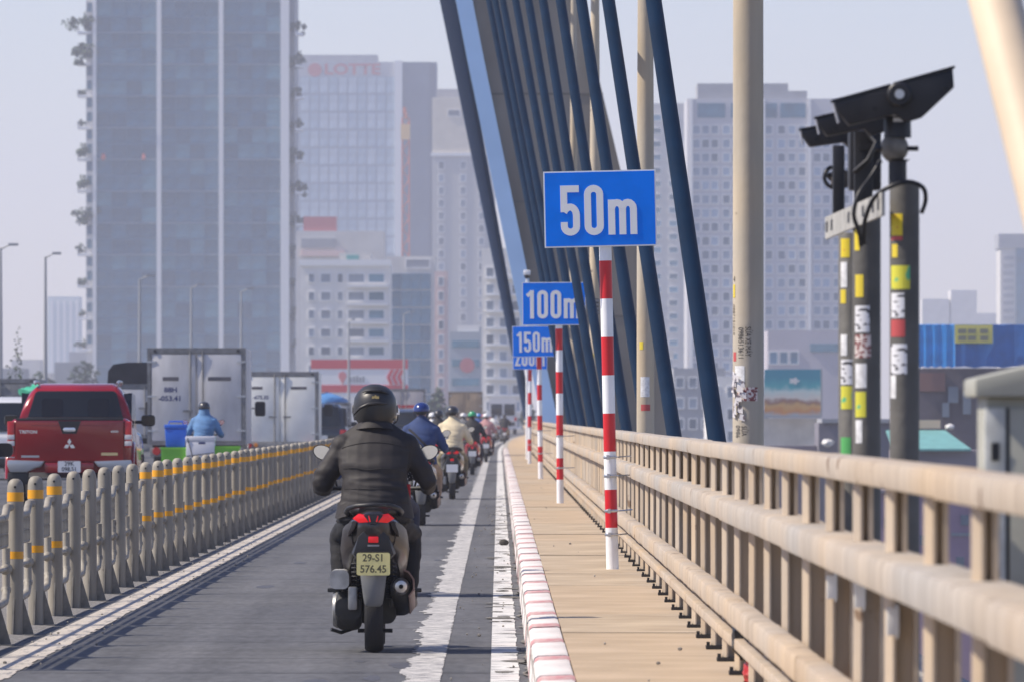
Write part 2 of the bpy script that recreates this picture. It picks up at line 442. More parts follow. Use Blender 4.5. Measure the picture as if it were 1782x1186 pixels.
while y < 260:
    o = link('paving_slab', sl if rnd.random() < .6 else sl2, walk); o.location = (0, y, rnd.uniform(-.003, .004)); y += 4.40
struct(ribbon('walkway_far', .36, 1.36, .198, .198, y, 900, M_WALK))

# ------------------------------------------------------------------ steel railing on the right
M_RAIL = weathered('cream_railing_paint', (.53, .41, .28), (.47, .41, .34), (.20, .13, .08))
M_RAILG = weathered('grey_weathered_railing', (.42, .39, .35), (.53, .43, .32), (.20, .14, .09))
M_SHOE = mat('dark_steel_shoe', (.035, .032, .03), .6, .3)
rail = thing('bridge_railing', 'long cream painted steel railing with three rails along the right edge', 'railing', (1.12, 12, .2))
def rloc(o, x, y, z): o.location = (x-1.12, y-12, z-.2)
def hpost(z0, z1, d=.08):
    m = MB()
    fl_ = [(0, .05), (0, -.026), (.020, -.05), (.028, -.05), (.028, .05)]        # rolled front flange with a chamfered near edge
    m.rings([[(a, b, z0) for a, b in fl_], [(a, b, z1) for a, b in fl_]]); m.box(.0281, d-.0001, -.009, .009, z0, z1); m.box(d, d+.015, -.05, .05, z0, z1)
    return m.mesh('post')
pl = hpost(.02, .726); pu = hpost(.83, 1.012, .046)
pl.materials.append(M_RAIL); pu.materials.append(M_RAIL)
shoe = MB().box(-.028, .10, -.07, .07, .0, .018).box(-.024, -.008, -.045, -.025, .018, .036).box(-.024, -.008, .025, .045, .018, .036).mesh('base_shoe'); shoe.materials.append(M_SHOE)
y = 15.3; RP = []
while y < 330:
    RP.append(y)
    a = link('post', pl, rail); rloc(a, 1.12, y, .2); a.rotation_euler = (rnd.uniform(-.006, .006), rnd.uniform(-.004, .004), 0)
    s = link('base_shoe', shoe, a)
    u = link('upper_post', pu, rail); rloc(u, 1.12, y+.0, .2)
    y += 2.2
def rails(name, x0, x1, z0, z1, L, y0, y1, m2, bev):
    me = MB().box(x0, x1, 0, L-(.035 if L < 2 else .014), z0, z1).build('tmp', M_RAIL, None, bevel=bev)
    data = me.data; bpy.data.objects.remove(me)
    d2 = data.copy(); d2.materials.clear(); d2.materials.append(m2)
    y = y0
    while y < y1:
        g = noise.noise(Vector((y*.045, z0*7, 3.3)))
        o = link(name, d2 if g > .06 else data, rail); rloc(o, rnd.uniform(-.003, .003), y, rnd.uniform(-.003, .003)); y += L
    return y
rails('top_rail', 1.09, 1.225, 1.212, 1.29, 4.4, 12.2, 330, M_RAILG, .02)
rails('middle_rail', 1.05, 1.225, .926, 1.03, 4.4, 13.6, 330, M_RAILG, .025)
ye = rails('low_rail', 1.026, 1.118, .495, .595, 1.1, 14.6, 150, M_RAILG, .02)
rails('low_rail', 1.026, 1.118, .495, .595, 8.8, ye, 330, M_RAILG, .02)
rails('toe_rail', 1.07, 1.118, .36, .41, 8.8, 12.2, 330, M_RAIL, .008)
for nm, x0, x1, z0, z1 in (('top_rail_far', 1.09, 1.225, 1.29, 1.29), ('middle_rail_far', 1.05, 1.225, 1.03, 1.03)):
    o = ribbon('rail', x0, x1, z0, z1, 330.5, 900, M_RAIL, 20, .09, rail); o.location = (-1.12, -12, -.2)
o = ribbon('far_post_strip', 1.14, 1.20, .9, .9, 330.5, 900, M_RAIL, 20, .68, rail); o.location = (-1.12, -12, -.2)  # one solid strip standing in for the separate far posts
# white reflector tags hung on three posts
for yy, zz in ((28.2, .84), (26.9, .86), (23.7, .83)):
    yq = min(RP, key=lambda q: abs(q-yy))
    o = MB().box(-.035, .0, -.075, -.052, -.04, .04).box(-.01, .0, -.055, -.05, -.05, .05).build('reflector_tag', mat('white_plastic', (.75, .75, .73), .4), rail, bevel=.004)
    rloc(o, 1.155, yq, zz)

# ------------------------------------------------------------------ lane barrier of round-topped posts on the left
M_BOL = weathered('grey_beige_barrier', (.335, .30, .24), (.285, .265, .225), (.12, .10, .08), .6, (14, 14, 1.5), .62)
M_BOLD = mat('shaded_barrier_base', (.20, .185, .16), .75, var=.3, scale=9)  # base and gussets darkened in colour for the shade on them
M_BAND = mat('amber_reflective_band', (.80, .36, .01), .35)
fence = thing('lane_barrier', 'row of round-topped grey beige posts with amber bands between motorbikes and cars', 'barrier', (-3.15, 40, 0))
FX = -3.15
bp = MB().lathe([(.054, .0), (.054, .945), (.052, .97), (.046, .995), (.033, 1.012), (.015, 1.02)], n=14).mesh('post', 40)
bp.materials.append(M_BOL)
gus = MB()
for a in (-95, 0, 120):
    c, s_ = math.cos(R(a)), math.sin(R(a))
    t = Vector((-s_, c, 0))*.006
    o_ = Vector((c, s_, 0))
    tri = [o_*.050+Vector((0,0,.0)), o_*.125+Vector((0,0,.0)), o_*.120+Vector((0,0,.02)), o_*.056+Vector((0,0,.24)), o_*.050+Vector((0,0,.24))]
    gus.rings([[p+t for p in tri], [p-t for p in tri]])
gus.box(-.115, .135, -.10, .10, 0, .010)
gm = gus.mesh('base_gusset'); gm.materials.append(M_BOLD)
bandm = MB().lathe([(.0552, -.030), (.0552, .030)], n=14, cap=False).mesh('amber_band', 40); bandm.materials.append(M_BAND)
boltm = MB().lathe([(.008, -.0575), (.008, -.045)], axis='Y', n=8).mesh('bolt'); boltm.materials.append(mat('black_bolt', (.02, .02, .02), .5))
SP = 2.5
pan = MB()
# top tube rising in an elbow to each post, ribbed double panel, mid pipe with collars, low pipe turned up at its end
e = .02
pan.tube([(.02, .05, .80), (0, .09, .79), (0, .2, .768), (0, .5, .765), (0, 1.9, .765), (0, 2.15, .770), (0, 2.28, .805), (0, 2.36, .832), (.02, 2.44, .835)], .027, 8)
fr = MB()
fr.tube([(0, .12, .735), (0, 2.36, .735)], .011, 6); fr.tube([(0, .12, .665), (0, 2.36, .665)], .011, 6); fr.tube([(0, .12, .585), (0, 2.36, .585)], .013, 6)
for k in range(17):
    yy = .18+k*.135
    for z0, z1 in ((.59, .66), (.67, .75)):
        fr.box(-.012, .012, yy-.028, yy+.028, z0, z1)
lo = MB()
lo.tube([(0, .06, .435), (0, 2.44, .435)], .016, 8)
for yy in (.075, .30, 2.2, 2.425):
    lo.ell((0, yy, .435), (.036, .04, .036), 8, 6)
ve = MB()
ve.tube([(0, 2.30, .57), (0, 2.30, .33), (0, 2.27, .27), (0, 2.15, .225), (0, 1.6, .215), (0, .06, .215)], .026, 8)
ve.ell((0, 2.30, .30), (.034, .04, .034), 8, 6)
M4 = []
for nm, mbx in (('top_tube', pan), ('ribbed_panel', fr), ('middle_pipe', lo), ('low_pipe', ve)):
    me = mbx.mesh(nm, 50); me.materials.append(M_BOL); M4.append((nm, me))
y = 51.7 - 2*SP; k = 0
noband = {6, 7, 8, 9, 10}
while y < 335:
    p = link('post', bp, fence); p.location = (0, y-40, 0)
    p.rotation_euler = (rnd.uniform(-.014, .014), rnd.uniform(-.014, .014), 0)
    link('base_gusset', gm, fence).location = (0, y-40, 0)
    b = link('bolt', boltm, p); b.location = (0, 0, .965)
    if k not in noband:
        b1 = link('amber_band', bandm, p); b1.location = (0, 0, .90+rnd.uniform(-.006, .006))
        b2 = link('amber_band', bandm, p); b2.location = (0, 0, .512+rnd.uniform(-.012, .012)); b2.scale = (1, 1, .8)
    if y < 200 or True:
        for nm, me in M4:
            q = link(nm, me, fence); q.location = (-.045, y-40, 0)
    y += SP; k += 1

# ------------------------------------------------------------------ lamp posts on the right edge
M_POLE = weathered('cream_lamp_post', (.57, .47, .33), (.46, .42, .35), (.25, .20, .15), .7, (6, 6, .5), .64)
M_INK = mat('black_ink', (.03, .03, .035), .8)
M_YEL = mat('yellow_sticker', (.72, .56, .04), .55); M_WHT = mat('white_sticker', (.72, .72, .72), .5, var=.15, scale=40)
M_REDS = mat('red_sticker', (.50, .08, .08), .5); M_GRN = mat('green_sticker', (.10, .42, .12), .5)
M_LAMP = mat('grey_lamp_head', (.45, .46, .48), .4)
def cyl_patch(r, ang, w, h, n=6):
    m = MB(); da = w/r
    for k in range(n):
        a0 = R(ang)-da/2+da*k/n; a1 = a0+da/n
        m.quad((r*math.cos(a0), r*math.sin(a0), -h/2), (r*math.cos(a1), r*math.sin(a1), -h/2), (r*math.cos(a1), r*math.sin(a1), h/2), (r*math.cos(a0), r*math.sin(a0), h/2))
    return m
def cyl_text(body, size, r, ang, parent, z, m, xs=1.0, turn=True, name='lettering', bold=0.0):
    me = text_mesh(body, size, xs, bold)
    for v in me.vertices:
        u, w = v.co.x, v.co.y
        if turn: u, w = w, -u                       # reads downwards
        a = R(ang)+u/r
        v.co = (r*math.cos(a), r*math.sin(a), w)
    me.materials.clear(); me.materials.append(m)
    o = link(name, me, parent); o.location = (0, 0, z); return o
def lamp_post(label, x, y, r=.083, h=10.5, arm=-1, detail=False):
    t = thing('lamp_post', label, 'lamp post', (x, y, .2), group='cream lamp posts along the right edge')
    MB().lathe([(r*1.02, 0), (r, 2), (r*.97, 4), (r*.6, h-1), (r*.55, h-.4)], n=20, cap=True).build('pole', M_POLE, t, 40)
    MB().box(-.17, .17, -.17, .17, -.02, .02).build('base_plate', M_POLE, t)
    MB().tube([(0, 0, h-.45), (0, 0, h), (arm*.3, 0, h+.35), (arm*1.9, 0, h+.6)], [r*.5, r*.45, .035, .03], 8).build('arm', M_POLE, t, 60)
    MB().box(arm*1.9-.35, arm*1.9+.35, -.12, .12, h+.55, h+.66).build('lamp_head', M_LAMP, t, bevel=.03)
    return t
L1 = lamp_post('nearest cream lamp post with scrawled phone numbers and torn stickers', 1.393, 46.5, .0865)
L2 = lamp_post('second cream lamp post from the camera with a yellow sticker', 1.40, 79.5, .083)
L3 = lamp_post('third cream lamp post from the camera between the stay cables', 1.41, 122, .083)
L4 = lamp_post('fourth cream lamp post beyond the hundred metre sign', 1.42, 158, .083)
def ang_for(dx, r):                                  # angle on the camera side for a sideways offset dx
    return math.degrees(math.asin(max(-1, min(1, dx/r)))) - 90
r = .0868
def pz1(py): return PZ(py, 46.4)-.2
def px1(px): return (px-1302.5)*46.4/F
cyl_text('SỬA XE MÁY', .047, r+.0012, ang_for(px1(1301), r), L1, pz1(594), M_INK, .62)
cyl_text('0986513611', .047, r+.0012, ang_for(px1(1288.5), r), L1, pz1(597), M_INK, .76)
cyl_text('SỬA', .044, r+.0012, ang_for(px1(1294), r), L1, pz1(749), M_INK, .7)
cyl_text('0986', .044, r+.0012, ang_for(px1(1283.5), r), L1, pz1(750), M_INK, .8)
cyl_text('4', .05, r+.0012, ang_for(px1(1278), r), L1, pz1(486), M_INK, .7, False)
cyl_text('0987151010', .034, r+.0012, ang_for(px1(1277), r), L1, pz1(556), M_INK, 1.0)
def sticker(L, r, px0, px1_, py0, py1, D, pcx, m, name='sticker', dr=.0008):
    o = cyl_patch(r+dr, ang_for(((px0+px1_)/2-pcx)*D/F, r), (px1_-px0)*D/F*1.05, (py1-py0)*D/F).build(name, m, L)
    o.location = (0, 0, PZ((py0+py1)/2, D)-L.location.z); return o
sticker(L1, r, 1274, 1281, 495, 518, 46.4, 1302.5, M_YEL)
sticker(L1, r, 1274, 1283, 612, 628, 46.4, 1302.5, M_REDS)
sticker(L1, r, 1276, 1296, 636, 672, 46.4, 1302.5, M_WHT)
M_MAR = mat('torn_maroon_poster', (.25, .08, .08), .6, col2=(.62, .55, .52), var=.1, scale=55, detail=2, lo=.45, hi=.52)
sticker(L1, r, 1282, 1318, 673, 697, 46.4, 1302.5, M_MAR, dr=.0016)
# torn paper standing off the post on its left
mb = MB(); rr = random.Random(4)
for k in range(16):
    z = pz1(650+k*5.0)+rr.uniform(-.01, .01); a = R(rr.uniform(200, 262)); q = r+rr.uniform(.001, .016); w = rr.uniform(.02, .05)
    c = Vector((q*math.cos(a), q*math.sin(a), z)); t_ = Vector((-math.sin(a), math.cos(a), 0))
    mb.poly([c-t_*w*.5+Vector((0,0,-.012)), c+t_*w*.5+Vector((0,0,-.02)), c+t_*w*.45+Vector((0,0,.014)), c-t_*w*.3+Vector((0,0,.022))])
mb.build('torn_paper', mat('torn_paper', (.66, .64, .66), .8, col2=(.12, .10, .12), var=.1, scale=30, detail=1, lo=.52, hi=.6), L1)
sticker(L2, .0835, 1104, 1111, 594, 608, 79.4, 1115, M_YEL); sticker(L2, .0835, 1106, 1122, 655, 690, 79.4, 1115, M_WHT); sticker(L2, .0835, 1107, 1123, 703, 714, 79.4, 1115, M_REDS)
sticker(L3, .0835, 1028, 1034, 615, 626, 121.9, 1036, M_YEL); sticker(L3, .0835, 1029, 1041, 690, 704, 121.9, 1036, M_WHT); sticker(L3, .0835, 1029, 1041, 680, 688, 121.9, 1036, M_REDS)

# ------------------------------------------------------------------ pylon and stay cables
M_PYL = mat('pylon_concrete', (.19, .165, .135), .9, col2=(.26, .235, .20), var=.12, scale=.5, bump=.15, bscale=4, detail=8, stretch=(1, 1, .35))
M_PBL = mat('sky_blue_steel', (.42, .62, .90), .6, var=.05, scale=.6)
M_CAB = mat('navy_cable_sheath', (.002, .013, .034), .55, var=.15, scale=2, spec=.08)
M_CABC = mat('cream_cable_pipe', (.66, .53, .38), .6, var=.08, scale=3)
DP = 265.0
pyl = thing('bridge_pylon', 'tall leaning concrete pylon leg with a sky blue strip behind the cables', 'pylon', (3.9, DP, -15))
def leg(side, name):
    m = MB(); rg = []
    ax = -16.2
    for z, xl, xr in ((-15, 4.3, 7.9), (1.3, 1.80, 5.70), (12.7, -.50, 3.02), (44, -6.6, -3.4), (52, -7.4, -4.7), (106, -7.4, -4.9)):
        a, b = (xl, xr) if side > 0 else (2*ax-xr, 2*ax-xl)
        rg.append([(a, DP-2.2, z), (b, DP-2.2, z), (b, DP+2.2, z), (a, DP+2.2, z)])
    m.rings(rg)
    o = m.build(name, M_PYL, pyl); o.location = (-3.9, -DP, 15); return o
leg(1, 'leg'); leg(-1, 'leg')
# formwork joints standing proud as thin fillets of darker concrete
for z in (4.6, 8.2, 11.6, 15):
    t = (z-1.3)/11.4; a = 1.80+(-.50-1.80)*t; b = 5.70+(3.02-5.70)*t
    o = MB().box(a-.01, b+.01, DP-2.225, DP-2.2, z-.03, z+.03).build('formwork_joint', mat('formwork_joint_concrete', (.17, .155, .14), .9), pyl); o.location = (-3.9, -DP, 15)
m = MB(); rg = []
for z, xl, xr in ((-1, 1.60, 2.40), (1.3, 1.36, 1.86), (12.7, -1.00, -.47), (44, -7.1, -6.55)):
    rg.append([(xl, DP-2.5, z), (xr, DP-2.5, z), (xr, DP-1.9, z), (xl, DP-1.9, z)])
m.rings(rg); o = m.build('blue_strip', M_PBL, pyl); o.location = (-3.9, -DP, 15)
o = MB().box(-27.6, -4.8, DP-1.6, DP+1.6, 47, 51).box(-27.6, -4.8, DP-1.6, DP+1.6, 98, 102).build('cross_beam', M_PYL, pyl); o.location = (-3.9, -DP, 15)
# near-side stays: (anchor pixel at rail height, slope in the picture) fix anchor distance and height on the pylon
XB = [1288, 1208, 1156, 1117, 1088, 1070, 1055, 1036, 1024, 1013]
SL = [.153, .160, .160, .161, .166, .177, .188, .195, .198, .200]
ORD = ['first', 'second', 'third', 'fourth', 'fifth', 'sixth', 'seventh', 'eighth', 'ninth', 'tenth', 'eleventh', 'twelfth', 'thirteenth', 'fourteenth']
for k, (xb, s_) in enumerate(zip(XB, SL)):
    XA = 1.60-.10*min(k, 6)/6                       # anchors step in towards the pylon
    D = XA*F/(xb-CX)
    zt = HC + ((xb-523)/s_-20)*DP/F
    A = Vector((XA, D, .2)); B = Vector((-6.35, DP-2.2, zt))
    d = (B-A).normalized()
    t = thing('stay_cable', f'{ORD[k]} navy stay cable from the right, rising from the railing to the pylon', 'cable', tuple(A), group='navy stay cables in front of the pylon')
    MB().tube([Vector((0,0,0)), d*2.0, d*30, B-A], .064, 12).build('sheath', M_CAB, t, 60)
    MB().tube([d*-.1, d*.75, d*.8], [.085, .085, .066], 10).build('anchor_pipe', M_CAB, t, 60)
    # mirror on the far edge of the bridge
    if k % 1 == 0:
        t2 = thing('stay_cable', f'{ORD[k]} stay cable on the far left edge of the bridge', 'cable', (-33.8, D, .1), group='stay cables on the far left edge')
        B2 = Vector((-26.0+33.8, DP-2.2-D, zt-.1))
        MB().tube([(0,0,0), B2*.1, B2], .052, 6).build('sheath', M_CAB, t2, 60)
# stays on the far side of the pylon, seen almost end on
M_CABF = mat('hazed_navy_cable_sheath', (.004, .034, .105), .55, spec=.1)  # same navy paint, with distance haze mixed into its colour
for k in range(12):
    D = 322 + k*10.5
    xa = 1.42+off(D); zt = 36+k*.05
    A = Vector((xa, D, .2)); B = Vector((-5.15-k*.1, DP+2.2, zt))
    t = thing('stay_cable', f'stay cable beyond the pylon in the dark bundle, {ORD[k]} counted outward from the pylon', 'cable', tuple(A), group='stay cables beyond the pylon')
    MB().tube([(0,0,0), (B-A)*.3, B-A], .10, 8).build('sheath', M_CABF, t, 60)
o = MB().box(-7.2, -4.6, DP+1.4, DP+2.6, 35, 43).build('anchor_block', M_PYL, pyl); o.location = (-3.9, -DP, 15)
# cream guide pipe of the nearest stay, cut by the right edge of the frame
A = Vector((1.72, 19.6, .2)); d = Vector((-.245*.35, .06, .42)).normalized()
t = thing('stay_cable', 'thick cream painted cable pipe leaning in at the top right corner', 'cable', tuple(A))
bx, bz = PX(1732, 21.5), PZ(0, 21.5)
d = (Vector((bx, 21.5, bz))-A).normalized()
MB().tube([(0,0,0), d*3, d*9, d*26], .069, 18).build('guide_pipe', M_CABC, t, 60)

# ------------------------------------------------------------------ distance signs
M_SBLUE = mat('sign_blue', (.0, .22, .95), .55, spec=.12, var=.06, scale=4, bump=.03, bscale=30)
M_SWHT = mat('sign_white', (.93, .92, .90), .5)
M_PWHT = mat('post_white_paint', (.85, .86, .88), .45, var=.05, scale=6); M_PRED = mat('post_red_paint', (.62, .012, .02), .4, var=.06, scale=6)
M_ZINC = mat('zinc_steel', (.55, .56, .58), .35, .8)
def sign(txt, words, D, pxb, ztop, panel_dx, tilt, wtxt, clampz):
    x = PX(pxb, D)
    t = thing('distance_sign', f'blue {words} sign reading {txt} on a red and white banded post', 'sign', (x, D, .2), group='blue distance signs along the walkway')
    t.rotation_euler = (0, R(tilt), 0)
    zb = ztop-.61-.2; zt = ztop-.2
    z = 0.0; k = 0; hs = .335
    while z < zb-.01:
        z2 = min(z+hs, zb+.0)
        MB().lathe([(.0495, z), (.0495, z2)], n=20, cap=(k == 0)).build('white_band' if k % 2 == 0 else 'red_band', M_PWHT if k % 2 == 0 else M_PRED, t, 40)
        z = z2; hs = .305; k += 1
    MB().lathe([(.048, zb), (.048, zt-.05)], n=12).build('post_top', M_PWHT, t, 40).location = (0, .012, 0)
    c = panel_dx
    p = MB().box(c-.45, c+.45, -.065, -.055, zb, zt).build('panel', M_SWHT, t)
    q = MB().box(c-.439, c+.439, -.0675, -.0651, zb+.011, zt-.011).build('blue_field', M_SBLUE, p)
    mb = MB(); sign_text(mb, txt, c-wtxt/2, c+wtxt/2, zb+.095, .40, -.0705, -.0676)
    mb.build('lettering', M_SWHT, p)
    b = MB().box(c-.40, c+.40, -.055, -.04, zb+.12, zb+.15).box(c-.40, c+.40, -.055, -.04, zt-.15, zt-.12).build('back_brace', M_ZINC, t)
    for zc in clampz:
        m_ = MB().lathe([(.0515, zc-.011), (.054, zc-.006), (.054, zc+.006), (.0515, zc+.011)], n=18, cap=False)
        m_.box(-.03, -.006, -.068, -.05, zc-.018, zc+.018)
        m_.tube([(-.02, -.06, zc), (.06, -.055, zc), (1.05-x+.03, .10, zc+.005)], .006, 6)
        m_.build('clamp', M_ZINC, t, 40)
    return t
S50 = sign('50m', 'largest nearest', 66.7, 1066, 3.39, -.035, -1.3, .635, (.28, .47, .75, .90))
S100 = sign('100m', 'second', 118, 975, PZ(491, 118), -.07, -.4, .78, (.5, .95))
S150 = sign('150m', 'third', 165, 941, PZ(567, 165), -.075, -.8, .72, (.5, .95))
S200 = sign('200m', 'farthest', 218, 921.5, PZ(602, 218), .0, .3, .80, (.5, .95))
# small white camera on a pole just left of the 100 m sign
t = thing('surveillance_camera', 'small white dome camera on a slim pole behind the hundred metre sign', 'camera', (PX(917, 240), 240, .2))
MB().tube([(0,0,0), (0,0,PZ(486,240)-.2)], .035, 8).build('pole', M_PWHT, t); zc = PZ(480, 240)-.2
MB().box(-.10, .10, -.2, .2, zc+.02, zc+.16).build('housing', M_PWHT, t, bevel=.03); MB().ell((0, -.05, zc), (.08, .08, .09), 10, 6).build('dome', mat('black_glass', (.01, .01, .012), .15), t, 60)
# a row of small fittings by the 100 m sign
t = thing('signal_box', 'small dark box of fittings clamped to a lamp post right of the hundred metre sign', 'box', (PX(1036, 121.5), 121.5, PZ(548, 121.5)))
MB().box(-.03, .05, -.13, -.09, 0, .24).build('back_plate', mat('dark_grey_metal', (.06, .06, .065), .5), t, bevel=.01)
for k in range(4): MB().box(-.04, .06, -.20, -.13, .012+k*.058, .05+k*.058).build('louvre', mat('grey_metal', (.22, .22, .23), .5), t)

# ------------------------------------------------------------------ speed cameras on three posts
M_CPOLE = mat('dark_weathered_post', (.11, .105, .095), .65, var=.25, scale=4, bump=.2, bscale=20)
M_BLK = mat('black_housing', (.014, .014, .017), .5, var=.3, scale=9)
M_HOSE = mat('black_hose', (.012, .012, .014), .45)
CAMP = [(1574, 30.5, 319, .0545, 'nearest and thickest'), (1508, 31.3, 366, .0535, 'middle'), (1481, 32.6, 408, .050, 'farthest and thinnest')]
roots = []
for px, D, pt, r_, w in CAMP:
    x = PX(px, D); h = PZ(pt, D)-.2
    t = thing('camera_post', f'{w} dark sticker-covered post of the three under the speed cameras', 'post', (x, D, .2), group='posts of the speed cameras'); roots.append(t)
    MB().lathe([(r_, 0), (r_, h), (r_*.9, h+.006)], n=22).build('tube', M_CPOLE, t, 40)
    MB().box(-.10, .10, -.09, .10, -.02, .015).build('base_plate', M_CPOLE, t)
def stk(i, lst):
    px, D, pt, r_, w = CAMP[i]
    for a, b, c, d_, m_ in lst: sticker(roots[i], r_, a, b, c, d_, D-r_, px, m_, dr=.001)
M_TXT = mat('printed_white_sticker', (.74, .74, .76), .5, col2=(.06, .06, .07), var=.0, scale=26, detail=1, lo=.56, hi=.60, stretch=(1, 1, 2.2))
M_YG = mat('yellow_green_sticker', (.70, .66, .06), .5, col2=(.10, .45, .22), var=.05, scale=14, detail=1, lo=.55, hi=.6)
M_YR = mat('yellow_red_sticker', (.75, .58, .03), .55, col2=(.55, .09, .05), var=.0, scale=22, detail=1, lo=.60, hi=.66)
stk(0, [(1547, 1570, 372, 410, M_YR), (1547, 1570, 411, 418, M_REDS), (1550, 1562, 425, 448, M_YEL), (1546, 1582, 462, 503, M_YG), (1547, 1573, 510, 553, M_TXT), (1546, 1574, 556, 586, M_REDS), (1546, 1577, 598, 650, M_TXT), (1547, 1560, 652, 692, M_WHT)])
stk(1, [(1485, 1496, 400, 436, M_YR), (1486, 1502, 478, 517, M_YEL), (1485, 1512, 532, 578, M_TXT), (1485, 1514, 582, 622, M_MAR), (1486, 1507, 632, 674, M_WHT), (1486, 1506, 681, 725, M_YG), (1487, 1500, 730, 770, M_WHT)])
stk(2, [(1461, 1478, 415, 448, M_YR), (1461, 1474, 456, 500, M_WHT), (1461, 1472, 504, 528, M_YEL), (1461, 1474, 582, 618, M_WHT), (1461, 1484, 625, 668, M_TXT), (1461, 1484, 671, 711, M_YG), (1461, 1480, 760, 800, M_GRN)])
# bracket plate running back from the near post to the far one, with slots
t = thing('camera_bracket', 'white slotted steel bracket plate joining the tops of the camera posts', 'bracket', (PX(1552, 30.3), 30.3, PZ(355, 30.3)))
p0 = Vector((0, -.06, 0)); p1 = Vector((PX(1452, 32.4)-t.location.x, 32.3-30.3, PZ(398, 32.4)-t.location.z))
dd = (p1-p0).normalized(); up = Vector((0, 0, 1)); nn = dd.cross(up).normalized()
if nn.x > 0: nn = -nn
def pt_(s, z, o_=0.0): return p0 + (p1-p0)*s + Vector((0, 0, z)) + Vector((-.03, -.05, 0)) + nn*o_
m = MB(); m.rings([[pt_(0, -.045), pt_(1, -.045), pt_(1, .04), pt_(0, .04)], [pt_(0, -.045, .012), pt_(1, -.045, .012), pt_(1, .04, .012), pt_(0, .04, .012)]])
m.build('plate', mat('pale_bracket_steel', (.38, .37, .34), .55, var=.2, scale=15), t)
for s_ in (.04, .13, .30, .55, .86, .95):
    m = MB(); m.rings([[pt_(s_, -.02, .012), pt_(s_+.03, -.02, .012), pt_(s_+.03, .02, .012), pt_(s_, .02, .012)], [pt_(s_, -.02, .014), pt_(s_+.03, -.02, .014), pt_(s_+.03, .02, .014), pt_(s_, .02, .014)]])
    m.build('slot', M_BLK, t)
# camera housings
def housing(label, pxs, D, tilt_deg, ln_px, x0, y0, hh, wd):
    """pxs: rear lower pivot; long wedge-nosed box seen from its side"""
    t = thing('speed_camera', label, 'camera', (PX(x0, D), D, PZ(y0, D)), group='three black camera housings')
    L_ = ln_px*D/F; h = hh*D/F
    M_ = Matrix.Rotation(-R(tilt_deg), 4, 'Y')
    prof = [(0, -.03*L_), (.07*L_, -h*.66), (.46*L_, -h*.70), (.52*L_, -h*1.0), (.66*L_, -h*.98), (.97*L_, -h*.42), (L_*1.0, h*.10), (.0, h*.10)]
    def ring(y): return [tuple(M_ @ Vector((a, y, b))) for a, b in prof]
    MB().rings([ring(-wd/2), ring(wd/2)]).build('housing', M_BLK, t, bevel=.006)
    def slab(a0, a1, b0, b1, y0_, y1_, nm, m_):
        pr = [(a0, b0), (a1, b0), (a1, b1), (a0, b1)]
        MB().rings([[tuple(M_ @ Vector((a, yy, b))) for a, b in pr] for yy in (y0_, y1_)]).build(nm, m_, t)
    slab(-.015*L_, .48*L_, h*.10, h*.16, -wd*.56, wd*.56, 'sun_shield', M_BLK)
    slab(.51*L_, 1.02*L_, h*.10, h*.17, -wd*.56, wd*.56, 'sun_shield', M_BLK)
    slab(-.012*L_, .0, -h*.5, h*.06, -wd*.4, wd*.4, 'lens_window', mat('lens_glass', (.30, .30, .32), .12))
    for a_ in (.16, .30, .44, .62, .9):
        c_ = M_ @ Vector((a_*L_, -wd/2, -h*.40)); MB().lathe([(.010, -.004), (.010, .004)], c=tuple(c_), axis='Y', n=10).build('screw', mat('screw_black', (.004, .004, .005), .4), t, 40)
    return t, M_, L_, h
D0 = 30.3
c1, M1_, L1_, h1 = housing('largest black speed camera housing on top, tilted upward to the right', None, D0, 15.5, 214, 1452, 184, 62, .12)
c2, *_ = housing('middle black speed camera housing peeking out under the top one', None, 31.2, 13, 165, 1421, 211, 46, .12)
c3, *_ = housing('lowest black speed camera housing, nearest the tall pale tower', None, 32.2, 10, 150, 1394, 231, 42, .12)
t = thing('camera_mount', 'dusty round swivel mount with dark cable gland under the top speed camera', 'mount', (PX(1562, 30.35), 30.35, PZ(318, 30.35)))
zr = lambda py: PZ(py, 30.35)-t.location.z
MB().lathe([(.033, zr(322)), (.033, zr(282)), (.045, zr(278))], n=14).build('stem', M_BLK, t, 40)
MB().ell((-.012, -.005, zr(258)), (.052, .05, .054), 16, 10).build('swivel_ball', mat('dusty_metal', (.16, .145, .12), .7, var=.3, scale=25), t, 60)
MB().tube([(.035, -.02, zr(259)), (.075, -.02, zr(259))], .009, 8).tube([(-.06, -.02, zr(259)), (-.085, -.02, zr(259))], .009, 8).build('lock_bolt', M_BLK, t, 40)
MB().lathe([(.050, zr(240)), (.048, zr(196)), (.043, zr(190))], n=16).build('collar', M_BLK, t, 40)
MB().lathe([(.038, -.150), (.045, -.142), (.045, -.06)], c=(0, 0, zr(167)), axis='Y', n=18).build('pivot_disc', M_BLK, t, 40)
MB().lathe([(.017, -.158), (.018, -.150)], c=(0, 0, zr(167)), axis='Y', n=14).build('pivot_cap', M_ZINC, t, 40)
MB().box(-.042, .042, -.052, -.049, zr(203), zr(196)).box(-.018, .018, -.052, -.049, zr(213), zr(206)).build('label_strip', M_WHT, t)
